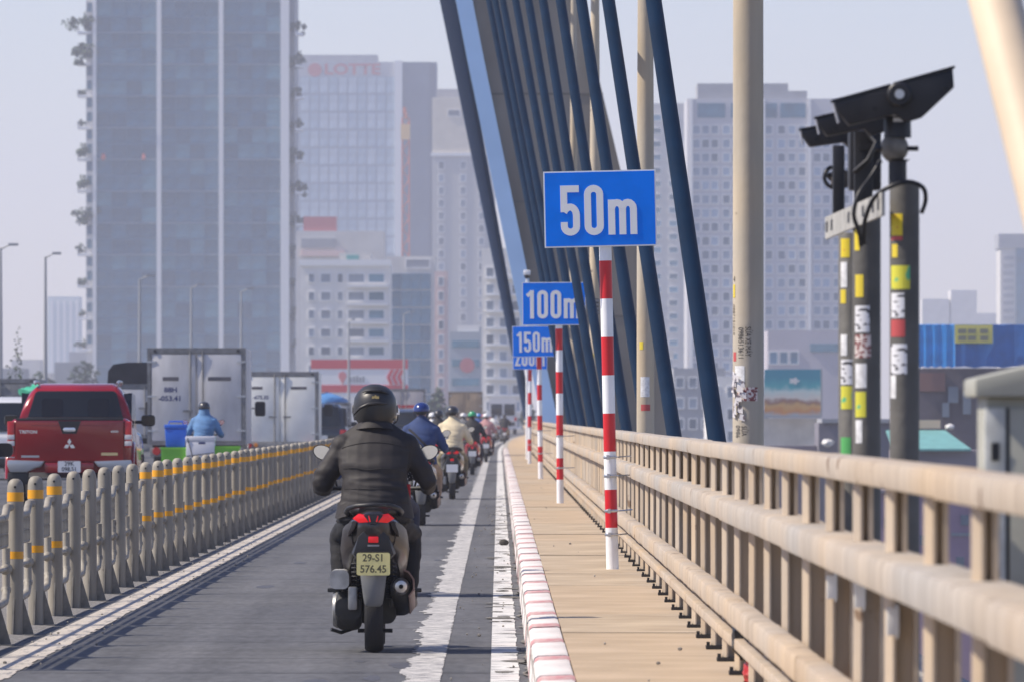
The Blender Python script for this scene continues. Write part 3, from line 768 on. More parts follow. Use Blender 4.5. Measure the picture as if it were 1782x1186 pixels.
# hanging black hoses
def hose(label, pts, r_, D):
    o = thing('cable_hose', label, 'hose', (PX(pts[0][0], D), D, PZ(pts[0][1], D)))
    q = [Vector((PX(a, D)-o.location.x, yy, PZ(b, D)-o.location.z)) for a, b, yy in pts]
    cr = []
    for i in range(len(q)-1):
        p0_, p1_, p2_, p3_ = q[max(i-1, 0)], q[i], q[i+1], q[min(i+2, len(q)-1)]
        for s_ in (0, .25, .5, .75):
            cr.append(.5*((2*p1_)+(p2_-p0_)*s_+(2*p0_-5*p1_+4*p2_-p3_)*s_**2+(-p0_+3*p1_-3*p2_+p3_)*s_**3))
    cr.append(q[-1])
    MB().tube(cr, r_, 8).build('hose', M_HOSE, o, 60); return o
hose('black hose looping over the nearest camera post like a handle', [(1503, 425, -.02), (1504, 385, -.05), (1520, 345, -.09), (1548, 326, -.13), (1578, 318, -.12), (1604, 328, -.09), (1609, 350, -.07), (1602, 372, -.06)], .0085, 30.4)
hose('black hose dropping from the swivel mount beside the bracket', [(1532, 280, -.03), (1515, 308, -.05), (1492, 340, -.09), (1484, 375, -.09), (1494, 405, -.05), (1498, 428, -.02)], .0085, 30.4)
hose('small dark hose coil left of the camera posts', [(1468, 300, 0), (1445, 292, -.02), (1434, 308, -.03), (1442, 324, -.02), (1466, 330, 0)], .008, 32.2)
t = thing('cable_gland', 'brown weathered junction block inside the small hose coil', 'junction box', (PX(1462, 32.25), 32.25, PZ(312, 32.25)))
MB().box(-.035, .03, -.03, .03, -.035, .035).build('block', mat('brown_metal', (.07, .055, .045), .7, var=.4, scale=30), t, bevel=.012); MB().tube([(-.05, 0, .02), (-.03, 0, .0)], .012, 8).build('nozzle', M_BLK, t)
t = thing('camera_column', 'dark vertical brackets holding the two rear speed cameras above their posts', 'bracket', (PX(1500, 31.4), 31.4, PZ(372, 31.4)))
zr2 = lambda py: PZ(py, 31.4)-t.location.z
MB().box(-.030, .040, -.03, .03, zr2(372), zr2(228)).build('upright', M_BLK, t, bevel=.005)
MB().box(-.045, .075, .04, .22, zr2(330), zr2(226)).build('motor_box', M_BLK, t, bevel=.012)
crumple_c = MB().tube([(-.03, -.05, zr2(300)), (.02, -.09, zr2(280)), (.05, -.06, zr2(250)), (.02, -.03, zr2(232))], .010, 6).build('loose_cable', M_HOSE, t, 60)
MB().box(-.085, -.04, .6, .66, zr2(398), zr2(244)).build('rear_upright', M_BLK, t, bevel=.005)
MB().box(-.012, .08, -.05, .7, zr2(262), zr2(250)).build('cross_bar', M_BLK, t)

# ------------------------------------------------------------------ cabinet at the right edge
M_CABN = mat('grey_green_cabinet', (.36, .36, .31), .6, var=.12, scale=5); M_CABD = mat('cabinet_edge', (.52, .53, .50), .5, var=.2, scale=12)
D = 23.0; x = PX(1717, D); t = thing('electrical_cabinet', 'grey green roadside electrical cabinet with sloping roof at the right edge', 'cabinet', (x, D, .2))
zt = PZ(690, D)-.2
MB().box(0, .62, 0, .45, 0, zt).build('body', M_CABN, t, bevel=.008)
MB().box(-.006, .052, -.016, 0, .05, zt-.03).build('door_frame', M_CABD, t, bevel=.004)
MB().box(.062, .60, -.012, 0, .05, zt-.03).build('door', M_CABN, t, bevel=.004)
MB().box(.052, .062, -.004, .001, .05, zt-.03).build('door_gap', M_BLK, t)
MB().prism([(-.035, zt), (.66, zt), (.66, zt+.20), (.60, zt+.20), (-.035, zt+.05)], -.05, .50).build('roof', M_CABN, t, bevel=.01)
for z_ in (.35, .75, 1.1): MB().box(.012, .034, -.024, -.016, z_, z_+.05).build('hinge', M_BLK, t)
# windblown rubbish caught under the rail
t = thing('litter', 'crumpled black and red plastic litter caught under the low rail', 'litter', (PX(1316, 38), 38, .2))
def crumple(c, r, seed, n=9):
    m = MB(); m.ell(c, r, 14, 9); rr_ = random.Random(seed)
    m.v = [tuple(Vector(v)+Vector((rr_.uniform(-1,1), rr_.uniform(-1,1), rr_.uniform(-1,1)))*min(r)*.28) for v in m.v]; return m
crumple((-.06, 0, .22), (.05, .10, .10), 1).build('black_bag', mat('black_plastic', (.015, .015, .016), .35), t)
crumple((-.025, -.04, .25), (.022, .05, .035), 2).build('red_scrap', mat('red_plastic', (.45, .02, .03), .4), t)
crumple((-.095, .0, .325), (.03, .05, .022), 3).build('blue_scrap', mat('pale_blue_plastic', (.35, .5, .62), .4), t)
crumple((-.02, .02, .06), (.04, .10, .07), 4).build('red_bag', mat('red_plastic', (.45, .02, .03), .4), t)

# ================================================================== people
from mathutils.bvhtree import BVHTree
M_JACK = mat('dark_brown_grey_jacket', (.020, .0165, .016), .7, var=.22, scale=5, bump=.25, bscale=9, detail=6)
M_TROU = mat('black_trousers', (.009, .009, .011), .8, var=.3, scale=8, bump=.2, bscale=14)
M_SKIN = mat('skin', (.42, .25, .17), .6); M_SHOE2 = mat('black_shoe', (.02, .02, .02), .5)
M_GLOVE = mat('dark_glove', (.03, .03, .033), .7); M_HAIR = mat('black_hair', (.012, .010, .010), .5)
def fuse(prims, voxel, smooth=6, name='person'):
    """prims: list of (MB, slot, capsule segments) merged into ONE continuous skin, faces take the slot of the nearest limb"""
    m = MB(); segs = []
    for mbx, slot, sg in prims:
        i = len(m.v); m.v += mbx.v; m.f += [tuple(a+i for a in f) for f in mbx.f]
        segs += [(a, b, ra, rb, slot) for a, b, ra, rb in sg]
    me = m.mesh(name); o = link(name, me)
    md = o.modifiers.new('r', 'REMESH'); md.mode = 'VOXEL'; md.voxel_size = voxel
    ms = o.modifiers.new('s', 'SMOOTH'); ms.factor = .5; ms.iterations = smooth
    dg = bpy.context.evaluated_depsgraph_get()
    out = bpy.data.meshes.new_from_object(o.evaluated_get(dg))
    bpy.data.objects.remove(o)
    out.name = name
    n = len(out.polygons); ce = np.empty(n*3); out.polygons.foreach_get('center', ce); ce = ce.reshape(-1, 3)
    best = np.full(n, 1e9); sl = np.zeros(n, int)
    for a, b, ra, rb, slot in segs:
        a = np.array(a); b = np.array(b); d = b-a; L = max(d @ d, 1e-9)
        t = np.clip(((ce-a) @ d)/L, 0, 1); dist = np.linalg.norm(ce-(a+t[:, None]*d), axis=1)-(ra+(rb-ra)*t)
        k = dist < best; best[k] = dist[k]; sl[k] = slot
    return out, ce, sl
def ring_e(c, rx, ry, n=18, tilt=0.0):
    return [(c[0]+rx*math.cos(a), c[1]+ry*math.sin(a)*math.cos(tilt), c[2]+ry*math.sin(a)*math.sin(tilt)) for a in [2*math.pi*j/n for j in range(n)]]
def rider_mesh(voxel=.014, lean=0.0, wide=1.0, folds=.006, seated_z=0.0, arms='bars', seed=1):
    T = []; sy = lean
    ts = [(.76, .20, .17, .14), (.84, .215*wide, .165, .13), (.92, .205*wide, .15, .13), (1.04, .19*wide, .135, .145), (1.15, .205*wide, .135, .175), (1.22, .215*wide, .13, .200),
          (1.275, .20*wide, .118, .220), (1.325, .155, .10, .238), (1.37, .105, .083, .252), (1.41, .07, .065, .265)]
    tor = MB().rings([ring_e((0, y+sy*(z-.8), z), rx, ry) for z, rx, ry, y in ts])
    T.append((tor, 0, [((0, .14, .82), (0, .15+sy*.2, 1.0), .20, .19), ((-.1, .16, 1.0), (-.1, .22, 1.28), .13, .11), ((.1, .16, 1.0), (.1, .22, 1.28), .13, .11), ((0, .2, 1.2), (0, .255, 1.37), .13, .085)]))
    hy = .285+sy*.6
    T.append((MB().tube([(0, hy-.03, 1.38), (0, hy, 1.47)], [.062, .058], 12), 2, [((0, hy-.02, 1.415), (0, hy, 1.47), .06, .058)]))
    hd = MB().ell((0, hy+.02, 1.505), (.075, .095, .112), 16, 12)
    hd.ell((0, hy+.115, 1.49), (.014, .02, .022), 8, 6); hd.ell((0, hy+.06, 1.42), (.045, .05, .035), 10, 6)      # nose, chin
    for s_ in (-1, 1): hd.ell((s_*.076, hy+.01, 1.50), (.012, .02, .03), 8, 6)
    T.append((hd, 2, [((0, hy+.02, 1.47), (0, hy+.02, 1.53), .085, .085)]))
    for s_ in (-1, 1):
        sh, el, wr = (s_*.182*wide, .235+sy*.45, 1.245), (s_*.305*wide, .235+sy*.3, 1.03), (s_*.325, .545, .985)
        if arms == 'hold': el, wr = (s_*.26, .30, 1.02), (s_*.16, .50, .98)
        T.append((MB().ell(sh, (.084, .085, .078), 12, 8).tube([sh, (s_*.06, .25+sy*.5, 1.345)], [.07, .06], 10), 0, [(sh, sh, .08, .08)]))
        T.append((MB().tube([sh, Vector(sh).lerp(Vector(el), .5), el], [.076, .070, .062], 12).ell(el, (.064, .064, .064), 10, 8), 0, [(sh, el, .075, .062)]))
        T.append((MB().tube([el, Vector(el).lerp(Vector(wr), .6), wr], [.062, .052, .042], 12), 0, [(el, wr, .06, .042)]))
        h = Vector(wr)+Vector((s_*.004, .045, .012))
        hand = MB().ell(h, (.043, .045, .024), 12, 8)
        sg = [(tuple(h), tuple(h+Vector((0, .05, 0))), .04, .04)]
        for i, dx in enumerate((-.031, -.0105, .0105, .031)):
            ln = (.88, 1.0, .96, .8)[i]; b = h+Vector((dx, .03, .006))
            hand.tube([b, b+Vector((0, .038*ln, .004)), b+Vector((0, .052*ln, -.022)), b+Vector((0, .028*ln, -.044))], [.0095, .009, .0085, .007], 8)
        hand.tube([h+Vector((-s_*.036, .0, -.004)), h+Vector((-s_*.050, .028, -.022)), h+Vector((-s_*.032, .045, -.036))], [.011, .010, .008], 8)
        T.append((hand, 4, sg))
        hp, kn, an = (s_*.098, .20, .80), (s_*.212, .60, .70), (s_*.205, .50, .33)
        T.append((MB().tube([hp, Vector(hp).lerp(Vector(kn), .5), kn], [.098, .084, .068], 12).ell(kn, (.073, .075, .073), 10, 8), 1, [(hp, kn, .10, .072)]))
        T.append((MB().tube([kn, Vector(kn).lerp(Vector(an), .35), an], [.071, .070, .052], 12), 1, [(kn, an, .07, .052)]))
        ft = MB().rings([[(s_*.215+x*.5, y_, z_) for x, z_ in rrect(-w_, w_, .255, zt_, .03, 3)] for y_, w_, zt_ in ((.43, .055, .33), (.50, .075, .36), (.58, .085, .315), (.66, .085, .30), (.70, .06, .28))])
        T.append((ft, 3, [((s_*.215, .46, .285), (s_*.215, .68, .275), .045, .04)]))
    out, ce, sl = fuse(T, voxel)
    # hair under the helmet, hem and cuffs stay clean by height
    for i in range(len(sl)):
        if sl[i] == 2 and ce[i][2] > 1.455 and ce[i][1] < hy+.03: sl[i] = 5
        if sl[i] == 1 and ce[i][2] > .86: sl[i] = 0
        if sl[i] == 0 and ce[i][2] < .80: sl[i] = 1
    out.materials.clear()
    for m_ in (M_JACK, M_TROU, M_SKIN, M_SHOE2, M_GLOVE, M_HAIR): out.materials.append(m_)
    out.polygons.foreach_set('material_index', sl.astype(np.int32)); 
    for p in out.polygons: p.use_smooth = True
    if folds:
        nv = len(out.vertices); no = np.empty(nv*3); out.vertices.foreach_get('normal', no); no = no.reshape(-1, 3)
        co = np.empty(nv*3); out.vertices.foreach_get('co', co); co = co.reshape(-1, 3)
        for i in range(nv):
            c = Vector(co[i])
            if .78 < c.z < 1.33 and c.y < .5:
                f = noise.noise(Vector((c.x*2.4+seed, c.y*3, c.z*14+c.x*2*math.sin(seed)))) + .5*(1-2.4*abs(noise.noise(Vector((c.x*3.2+seed, c.y*5, c.z*19+c.x*3))))) + .15*noise.noise(Vector((c.x*13, c.y*12+seed, c.z*30)))
                co[i] += no[i]*folds*f*(1.25 if c.z < 1.12 else max(.25, 1.25-(c.z-1.12)*9))
            elif c.z < .80:
                co[i] += no[i]*folds*.6*noise.noise(Vector((c.x*7, c.y*7+seed, c.z*20)))
        out.vertices.foreach_set('co', co.ravel())
    out.update()
    return out
RM0 = rider_mesh(.0085, 0.05, 1.03, .013, seed=2.0)
RM1 = rider_mesh(.016, 0.02, .96, .007, seed=5.0)
RM2 = rider_mesh(.016, 0.12, .92, .007, seed=9.0)
RM3 = rider_mesh(.016, 0.02, .90, .006, arms='hold', seed=3.0)

def helmet_full():
    rg = [(1.372, .092, .108, .305), (1.392, .110, .132, .308), (1.43, .126, .150, .315), (1.485, .132, .158, .32), (1.535, .126, .150, .318), (1.575, .105, .125, .315), (1.605, .070, .085, .312), (1.62, .025, .03, .31)]
    return MB().rings([ring_e((0, y, z), rx, ry, 28) for z, rx, ry, y in rg])
HELM_F = helmet_full().mesh('shell', 60)
HELM_H = MB().rings([ring_e((0, y, z), rx, ry, 24) for z, rx, ry, y in ((1.478, .108, .128, .310), (1.49, .112, .134, .312), (1.53, .110, .132, .312), (1.565, .094, .112, .310), (1.595, .062, .075, .308), (1.608, .02, .024, .306))]).mesh('shell', 60)
def helm_trim(parent, mh):
    MB().rings([ring_e((0, .314, z), .1135, .1355, 24) for z in (1.474, 1.488)], cap0=False, cap1=False).build('rim', mat('helmet_rim_black', (.015, .015, .015), .5), parent, 60)
    m = MB(); a0 = [(.109*math.cos(R(a)), .312+.13*math.sin(R(a)), 1.495) for a in range(35, 146, 10)]
    a1 = [(.105*math.cos(R(a)), .335+.16*math.sin(R(a)), 1.482) for a in range(35, 146, 10)]
    for i in range(len(a0)-1): m.quad(a0[i], a0[i+1], a1[i+1], a1[i])
    m.build('brim', mh, parent)
    for s_ in (-1, 1): MB().tube([(s_*.098, .33, 1.48), (s_*.085, .36, 1.43), (s_*.02, .39, 1.385)], .006, 5).build('strap', mat('helmet_strap', (.02, .02, .02), .7), parent)

def person(mesh, label, loc, jacket=None, trousers=None, helmet=None, skin_hands=True, sc=1.0, full=False, shoes=None, rz=0.0, group='riders in the motorbike lane'):
    o = link('person', mesh); o.location = loc; o.scale = (sc, sc, sc); o.rotation_euler = (0, 0, rz)
    tag(o, label, 'person', group)
    mp = {}
    if jacket: mp[M_JACK.name] = jacket
    if trousers: mp[M_TROU.name] = trousers
    if skin_hands: mp[M_GLOVE.name] = M_SKIN
    if shoes: mp[M_SHOE2.name] = shoes
    swap(o, mp)
    dy = .035 if mesh in (RM0, RM1, RM3) else .09
    h = link('helmet', HELM_F if full else HELM_H, o)
    if not h.data.materials: h.data.materials.append(M_HELM)
    if helmet: h.material_slots[0].link = 'OBJECT'; h.material_slots[0].material = helmet
    h.location = (0, dy-.035, 0 if full else .006)
    if not full: helm_trim(h, helmet or M_HELM)
    return o, h
M_HELM = mat('matt_black_helmet', (.022, .021, .021), .42, var=.2, scale=6)
def on_back(mesh, pts, eps=.004):
    bm = bmesh.new(); bm.from_mesh(mesh); bv = BVHTree.FromBMesh(bm); bm.free(); res = []
    for x, z in pts:
        hit = bv.ray_cast(Vector((x, -1.5, z)), Vector((0, 1, 0)))
        if hit[0] is not None: res.append(hit[0]+Vector((0, -eps, 0)))
    return res

# ================================================================== scooters
M_TYRE = mat('tyre_rubber', (.022, .022, .024), .85, bump=.3, bscale=120); M_RIM = mat('black_rim', (.03, .03, .032), .4, .6)
M_BODY = mat('dark_bronze_paint', (.030, .026, .025), .28, .3, coat=.5); M_PLAS = mat('black_plastic_trim', (.016, .016, .018), .5)
M_ENG = mat('engine_alloy', (.30, .30, .30), .45, .7, var=.3, scale=12); M_ENGD = mat('engine_dark', (.05, .05, .05), .6, .5)
M_SEAT = mat('seat_vinyl', (.018, .018, .02), .6); M_TAIL = mat('tail_lamp_red', (.65, .01, .015), .2, emit=.25)
M_CHR = mat('chrome', (.75, .75, .75), .12, 1.0); M_GREYP = mat('grey_plastic', (.16, .165, .17), .5)
M_PLY = mat('yellow_plate', (.78, .70, .30), .4); M_PLW = mat('white_plate', (.78, .78, .78), .4); M_MIR = mat('mirror_glass', (.85, .86, .86), .10, .9)
M_PANEL = mat('bronze_side_panel', (.018, .013, .012), .4, .0, coat=.15, spec=.3); M_AMB = mat('amber_lamp', (.75, .25, .03), .25)
def wheel(y, r, w, t, nm):
    W_ = bpy.data.objects.new(nm, None)
    tp = [(r-.055, -w*.42), (r-.02, -w*.5), (r-.006, -w*.36), (r, -w*.12), (r, w*.12), (r-.006, w*.36), (r-.02, w*.5), (r-.055, w*.42)]
    ty = MB().lathe(tp+[tp[0]], c=(0, y, r), axis='X', n=36, cap=False).build(nm, M_TYRE, t, 50)
    rm = MB().lathe([(r-.05, -w*.40), (r-.06, -w*.15), (r-.06, w*.15), (r-.05, w*.40)], c=(0, y, r), axis='X', n=28, cap=False)
    for k in range(5):
        a = k*2*math.pi/5; rm.tube([(0, y, r), (0, y+math.cos(a)*(r-.06), r+math.sin(a)*(r-.06))], .016, 6)
    rm.lathe([(.05, -.05), (.05, .05)], c=(0, y, r), axis='X', n=14)
    rm.build('rim', M_RIM, ty, 40); bpy.data.objects.remove(W_); return ty
def scooter(label, plate=M_PLW):
    t = thing('scooter', label, 'scooter', group='scooters in the motorbike lane')
    wheel(0, .255, .112, t, 'rear_wheel'); wheel(1.27, .27, .095, t, 'front_wheel')
    # tail body
    sec = [(-.36, .05, .72, .82), (-.33, .085, .665, .85), (-.25, .130, .60, .868), (-.12, .170, .535, .86), (.05, .192, .48, .84), (.25, .20, .44, .80), (.42, .185, .38, .72), (.52, .15, .33, .60)]
    rg = []
    for y, w, z0, z1 in sec:
        h = z1-z0; ring = []
        for k in range(20):
            a = 2*math.pi*k/20; c, s_ = math.cos(a), math.sin(a)
            zz = (z0+z1)/2+h/2*(abs(s_)**.75)*(1 if s_ > 0 else -1)
            ww = w*(abs(c)**.7)*(1 if c > 0 else -1)*(1.0 if s_ < .3 else 1-.25*(s_-.3))
            ring.append((ww, y, zz))
        rg.append(ring)
    MB().rings(rg).build('tail_body', M_BODY, t, 50)
    # black centre insert under the lamps, bronze side blades
    MB().rings([[(-.06, -.372, .835), (.06, -.372, .835), (.02, -.375, .78), (-.02, -.375, .78)], [(-.06, -.33, .835), (.06, -.33, .835), (.02, -.33, .77), (-.02, -.33, .77)]]).build('lamp_divider', M_PLAS, t)
    m = MB(); pr = [(-.135, .60), (-.10, .705), (-.055, .745), (.055, .745), (.10, .705), (.135, .60), (.10, .565), (-.10, .565)]
    m.rings([[(x*.9, -.352, z) for x, z in pr], [(x, -.20, z) for x, z in pr]]).build('tail_insert', M_PLAS, t, bevel=.008)
    for s_ in (-1, 1):
        pr = [(.014, .792), (.026, .832), (.090, .842), (.126, .812), (.085, .786)]
        MB().rings([[(s_*x, -.385+abs(x)*.42, z) for x, z in pr], [(s_*x, -.30+abs(x)*.3, z) for x, z in pr]]).build('tail_lamp', M_TAIL, t, bevel=.004)
        pr = [(.10, .785), (.122, .80), (.150, .735), (.155, .70), (.115, .745)]
        MB().rings([[(s_*x, -.36+abs(x)*.5, z) for x, z in pr], [(s_*x, -.24+abs(x)*.3, z) for x, z in pr]]).build('turn_lamp', M_PANEL, t, bevel=.003)
        m = MB(); rr_ = []
        for j in range(2, 7):
            y, w, z0, z1 = sec[j]; h = z1-z0; row = []
            for q, a_ in ((1.0, (-50, -25, 0, 20)), (1.045, (20, 0, -25, -50))):
                for aa in a_:
                    c, sn = math.cos(R(aa)), math.sin(R(aa))
                    row.append((s_*(w*abs(c)**.7*q+.001), y, (z0+z1)/2+h/2*(abs(sn)**.75)*(1 if sn > 0 else -1)))
            rr_.append(row)
        m.rings(rr_).build('side_panel', M_PANEL, t, 50)
    MB().box(-.030, .030, -.368, -.352, .668, .704).build('reflector', M_TAIL, t, bevel=.004)
    MB().box(-.035, .035, -.362, -.352, .645, .655).build('badge_strip', mat('badge_grey', (.30, .30, .30), .4), t)
    # licence plate, lamp hood
    pl_ = MB().rings([[(x, -.378, z) for x, z in rrect(-.100, .100, .472, .607, .012, 3)], [(x, -.370, z) for x, z in rrect(-.100, .100, .472, .607, .012, 3)]]).build('licence_plate', plate, t)
    MB().box(-.095, .095, -.37, -.30, .60, .618).build('plate_bracket', M_PLAS, t)
    # rear fender, hugger
    m = MB(); rg = []
    for z, w, y in ((.60, .085, -.30), (.50, .082, -.335), (.42, .072, -.345), (.34, .062, -.338), (.30, .055, -.325), (.283, .04, -.315)):
        rg.append([(-w, y+.02, z), (-w*.6, y, z), (0, y-.008, z), (w*.6, y, z), (w, y+.02, z), (w, y+.03, z), (0, y+.018, z), (-w, y+.03, z)])
    m.rings(rg).build('rear_fender', M_GREYP, t, 50)
    # swing arm and engine
    MB().rings([[(x, y, z) for x, z in rrect(-.235, -.075, z0, z1, .05)] for y, z0, z1 in ((-.10, .20, .33), (-.04, .14, .37), (.12, .13, .36), (.40, .16, .34), (.5, .2, .3))]).build('gearbox_cover', M_ENGD, t, 50)
    MB().lathe([(.03, -.255), (.095, -.250), (.11, -.225), (.11, -.17)], c=(0, .02, .255), axis='X', n=22).build('clutch_cover', M_ENG, t, 50)
    MB().rings([[(x, y, z) for x, z in rrect(-.265, -.150, .385, .50, .035)] for y in (-.16, -.13, .14, .2)]).build('air_box', mat('pale_air_box', (.40, .40, .39), .5, var=.2, scale=14), t, 50)
    MB().box(-.155, -.10, -.18, -.03, .26, .40).build('gear_case', M_ENG, t, bevel=.012)
    MB().rings([[(x, y, z) for x, z in rrect(-.10, .13, .17, .42, .05)] for y in (.10, .55)]).build('engine_block', M_ENGD, t, 50)
    for s_ in (-1, 1):
        m = MB(); 
        for k in range(9): m.lathe([(.028, -.006), (.034, 0), (.028, .006)], c=(s_*.105, -.06-.02*k*.4, .33+k*.026), n=12)
        m.tube([(s_*.105, -.05, .28), (s_*.105, -.13, .60)], .014, 8).build('shock_absorber', M_ENGD, t, 50)
    # exhaust on the right
    m = MB(); m.tube([(.165, -.22, .40), (.165, -.20, .395), (.168, .0, .345), (.165, .28, .28), (.12, .42, .24)], [.05, .066, .072, .066, .03], 18); m.build('muffler', M_ENGD, t, 50)
    MB().lathe([(.016, -.262), (.036, -.258), (.050, -.235), (.052, -.20)], c=(.165, 0, .402), axis='Y', n=20).build('muffler_tip', mat('scuffed_chrome', (.62, .58, .54), .28, .9, var=.15, scale=20), t, 40)
    MB().lathe([(.014, -.2645), (.014, -.258)], c=(.165, 0, .402), axis='Y', n=12).build('muffler_hole', mat('outlet_black', (.004, .004, .004), .9), t)  # near-black disc stands for the open outlet
    m = MB(); rg = []
    for y, z in ((-.24, .415), (-.1, .375), (.08, .335), (.24, .30)):
        rg.append([(.165+.085*math.cos(R(a)), y, z+.095*math.sin(R(a))) for a in (-55, -20, 20, 55, 80)]+[(.165+.075*math.cos(R(a)), y, z+.085*math.sin(R(a))) for a in (80, 55, 20, -20, -55)])
    m.rings(rg).build('heat_shield', mat('scuffed_heat_shield', (.20, .12, .10), .45, .3), t, 50)
    # kick stand, pegs
    MB().tube([(-.11, .06, .15), (-.20, -.02, .12), (-.26, -.05, .14)], .012, 6).tube([(-.10, .05, .13), (.11, .05, .13)], .014, 6).build('centre_stand', M_PLAS, t, 50)
    for s_ in (-1, 1): MB().box(s_*.2, s_*.285, .12, .16, .36, .385).build('passenger_peg', M_PLAS, t, bevel=.006)
    # seat and grab rail
    rg = [[(x, y, z) for x, z in rrect(-w, w, z0, z1, .035)] for y, w, z0, z1 in ((-.27, .09, .845, .875), (-.2, .13, .84, .895), (0, .15, .83, .895), (.2, .15, .79, .85), (.42, .13, .73, .80), (.60, .09, .66, .72))]
    MB().rings(rg).build('seat', M_SEAT, t, 50)
    m = MB(); m.tube([(-.155, .05, .83), (-.168, -.14, .85), (-.15, -.27, .872), (-.10, -.35, .888), (0, -.375, .895), (.10, -.35, .888), (.15, -.27, .872), (.168, -.14, .85), (.155, .05, .83)], .015, 8); m.build('grab_rail', M_PLAS, t, 50)
    # floor, leg shield, front
    MB().rings([[(x, y, z) for x, z in rrect(-w, w, .225, .262, .015)] for y, w in ((.38, .14), (.5, .21), (.75, .215), (.9, .18))]).build('floor_board', M_PLAS, t, 50)
    MB().rings([[(-w, y-.0, z), (-w*.5, y+.05, z), (0, y+.06, z), (w*.5, y+.05, z), (w, y, z), (w*.9, y+.09, z), (0, y+.15, z), (-w*.9, y+.09, z)] for z, w, y in ((.26, .15, .86), (.45, .215, .87), (.65, .22, .84), (.82, .17, .80), (.90, .10, .78))]).build('leg_shield', M_BODY, t, 50)
    m = MB(); m.tube([(0, 1.27, .27), (0, 1.1, .55), (0, .83, .95)], .03, 8)
    m.build('fork', M_ENGD, t, 50)
    MB().rings([[(-.06, y, z), (0, y, z+.02), (.06, y, z), (.05, y, z-.04), (-.05, y, z-.04)] for y, z in ((1.0, .42), (1.1, .54), (1.27, .57), (1.43, .52), (1.52, .42))]).build('front_fender', M_BODY, t, 50)
    MB().tube([(-.35, .60, .99), (-.22, .63, .985), (-.09, .76, .97), (.09, .76, .97), (.22, .63, .985), (.35, .60, .99)], .013, 8).build('handlebar', M_ENGD, t, 50)
    for s_ in (-1, 1):
        MB().tube([(s_*.255, .63, .988), (s_*.365, .60, .99)], .018, 10).lathe([(.022, 0), (.022, .01)], c=(s_*.367, .60, .99), axis='X', n=10).build('grip', M_PLAS, t, 50)
        MB().tube([(s_*.24, .665, .985), (s_*.30, .69, .98), (s_*.385, .66, .97)], .006, 6).build('brake_lever', M_ENG, t, 50)
        b = MB().tube([(s_*.235, .63, .99), (s_*.265, .62, 1.09), (s_*.315, .60, 1.165)], .007, 6).build('mirror_stem', M_PLAS, t, 50)
        mh = [ (s_*.325+.060*math.cos(a)*(1+.10*math.sin(a)), 1.205+.047*math.sin(a)+.008*math.cos(a)*s_) for a in [2*math.pi*k/18 for k in range(18)]]
        c_ = s_*.325
        sh = MB().rings([[(x, .588, z) for x, z in mh], [(x, .605, z) for x, z in mh], [(c_+(x-c_)*.6, .64, 1.205+(z-1.205)*.6) for x, z in mh]]).build('mirror', M_PLAS, t, 50)
        g = MB().poly([(c_+(x-c_)*.9, .5865, 1.205+(z-1.205)*.9) for x, z in mh]).build('glass', M_MIR, sh)
    MB().rings([[(x, y, z) for x, z in rrect(-w, w, z0, z1, .04)] for y, w, z0, z1 in ((.70, .09, .93, 1.02), (.78, .13, .88, 1.05), (.9, .11, .86, 1.0), (.98, .06, .86, .95))]).build('headlamp_cowl', M_BODY, t, 50)
    return t

# ---- the nearest rider
SC0 = scooter('nearest dark bronze scooter with yellow plate 29-S1 576.45', M_PLY)
PLATE0 = [c for c in SC0.children if c.name.startswith('licence_plate')][0]
M_PTX = mat('plate_ink', (.10, .095, .05), .6)
# copies for the others are taken before the lettering is added
def place_scooter(label, loc, body=None, panel=None, lean=0.0, sc=1.0):
    c = copy_tree(SC0, None, {M_BODY.name: body or M_BODY, M_PANEL.name: panel or body or M_PANEL, M_PLY.name: M_PLW})
    c['label'] = label; c.location = loc; c.scale = (sc, sc, sc); c.rotation_euler = (0, lean, 0); return c
cm = lambda n_, c, **k: mat(n_, c, k.pop('rough', .8), var=k.pop('var', .15), scale=6, bump=.2, bscale=10, **k)
J_NAVY = cm('navy_jacket', (.02, .045, .14)); J_CREAM = cm('cream_shirt', (.66, .56, .38)); J_BLACK = cm('black_jacket', (.02, .02, .024)); J_BLUE = cm('blue_shirt', (.025, .07, .24))
J_GREY = cm('grey_jacket', (.16, .16, .17)); J_DUST = cm('dusty_pink_jacket', (.42, .22, .22)); J_WHT = cm('white_shirt', (.7, .7, .68)); J_DEN = cm('steel_blue_jacket', (.10, .22, .42)); J_BRN = cm('brown_jacket', (.16, .10, .07))
J_PAT = mat('black_white_patterned_blouse', (.02, .02, .025), .8)
n = J_PAT.node_tree; vo = N(J_PAT, 'ShaderNodeTexVoronoi'); vo.inputs['Scale'].default_value = 38; tc = N(J_PAT, 'ShaderNodeTexCoord'); n.links.new(tc.outputs['Object'], vo.inputs['Vector'])
rp = N(J_PAT, 'ShaderNodeValToRGB'); rp.color_ramp.elements[0].position = .25; rp.color_ramp.elements[1].position = .32; rp.color_ramp.elements[0].color = (.75, .75, .75, 1); rp.color_ramp.elements[1].color = (.02, .02, .025, 1)
n.links.new(vo.outputs['Distance'], rp.inputs[0]); n.links.new(rp.outputs[0], n.nodes['Principled BSDF'].inputs['Base Color'])
T_KHAKI = cm('khaki_trousers', (.20, .17, .10)); T_NAVY = cm('navy_trousers', (.02, .025, .05)); T_TAN = cm('tan_trousers', (.34, .24, .16))
H_BLUE = mat('blue_helmet', (.012, .03, .16), .2, coat=.5); H_GREEN = mat('green_helmet', (.02, .30, .12), .25, coat=.4); H_GREY = mat('charcoal_helmet', (.035, .035, .04), .3, coat=.3); H_WHITE = mat('white_helmet', (.75, .75, .75), .25, coat=.4); H_SKY = mat('light_blue_helmet', (.10, .25, .60), .25, coat=.4); H_RED = mat('red_helmet', (.5, .03, .03), .25, coat=.4)
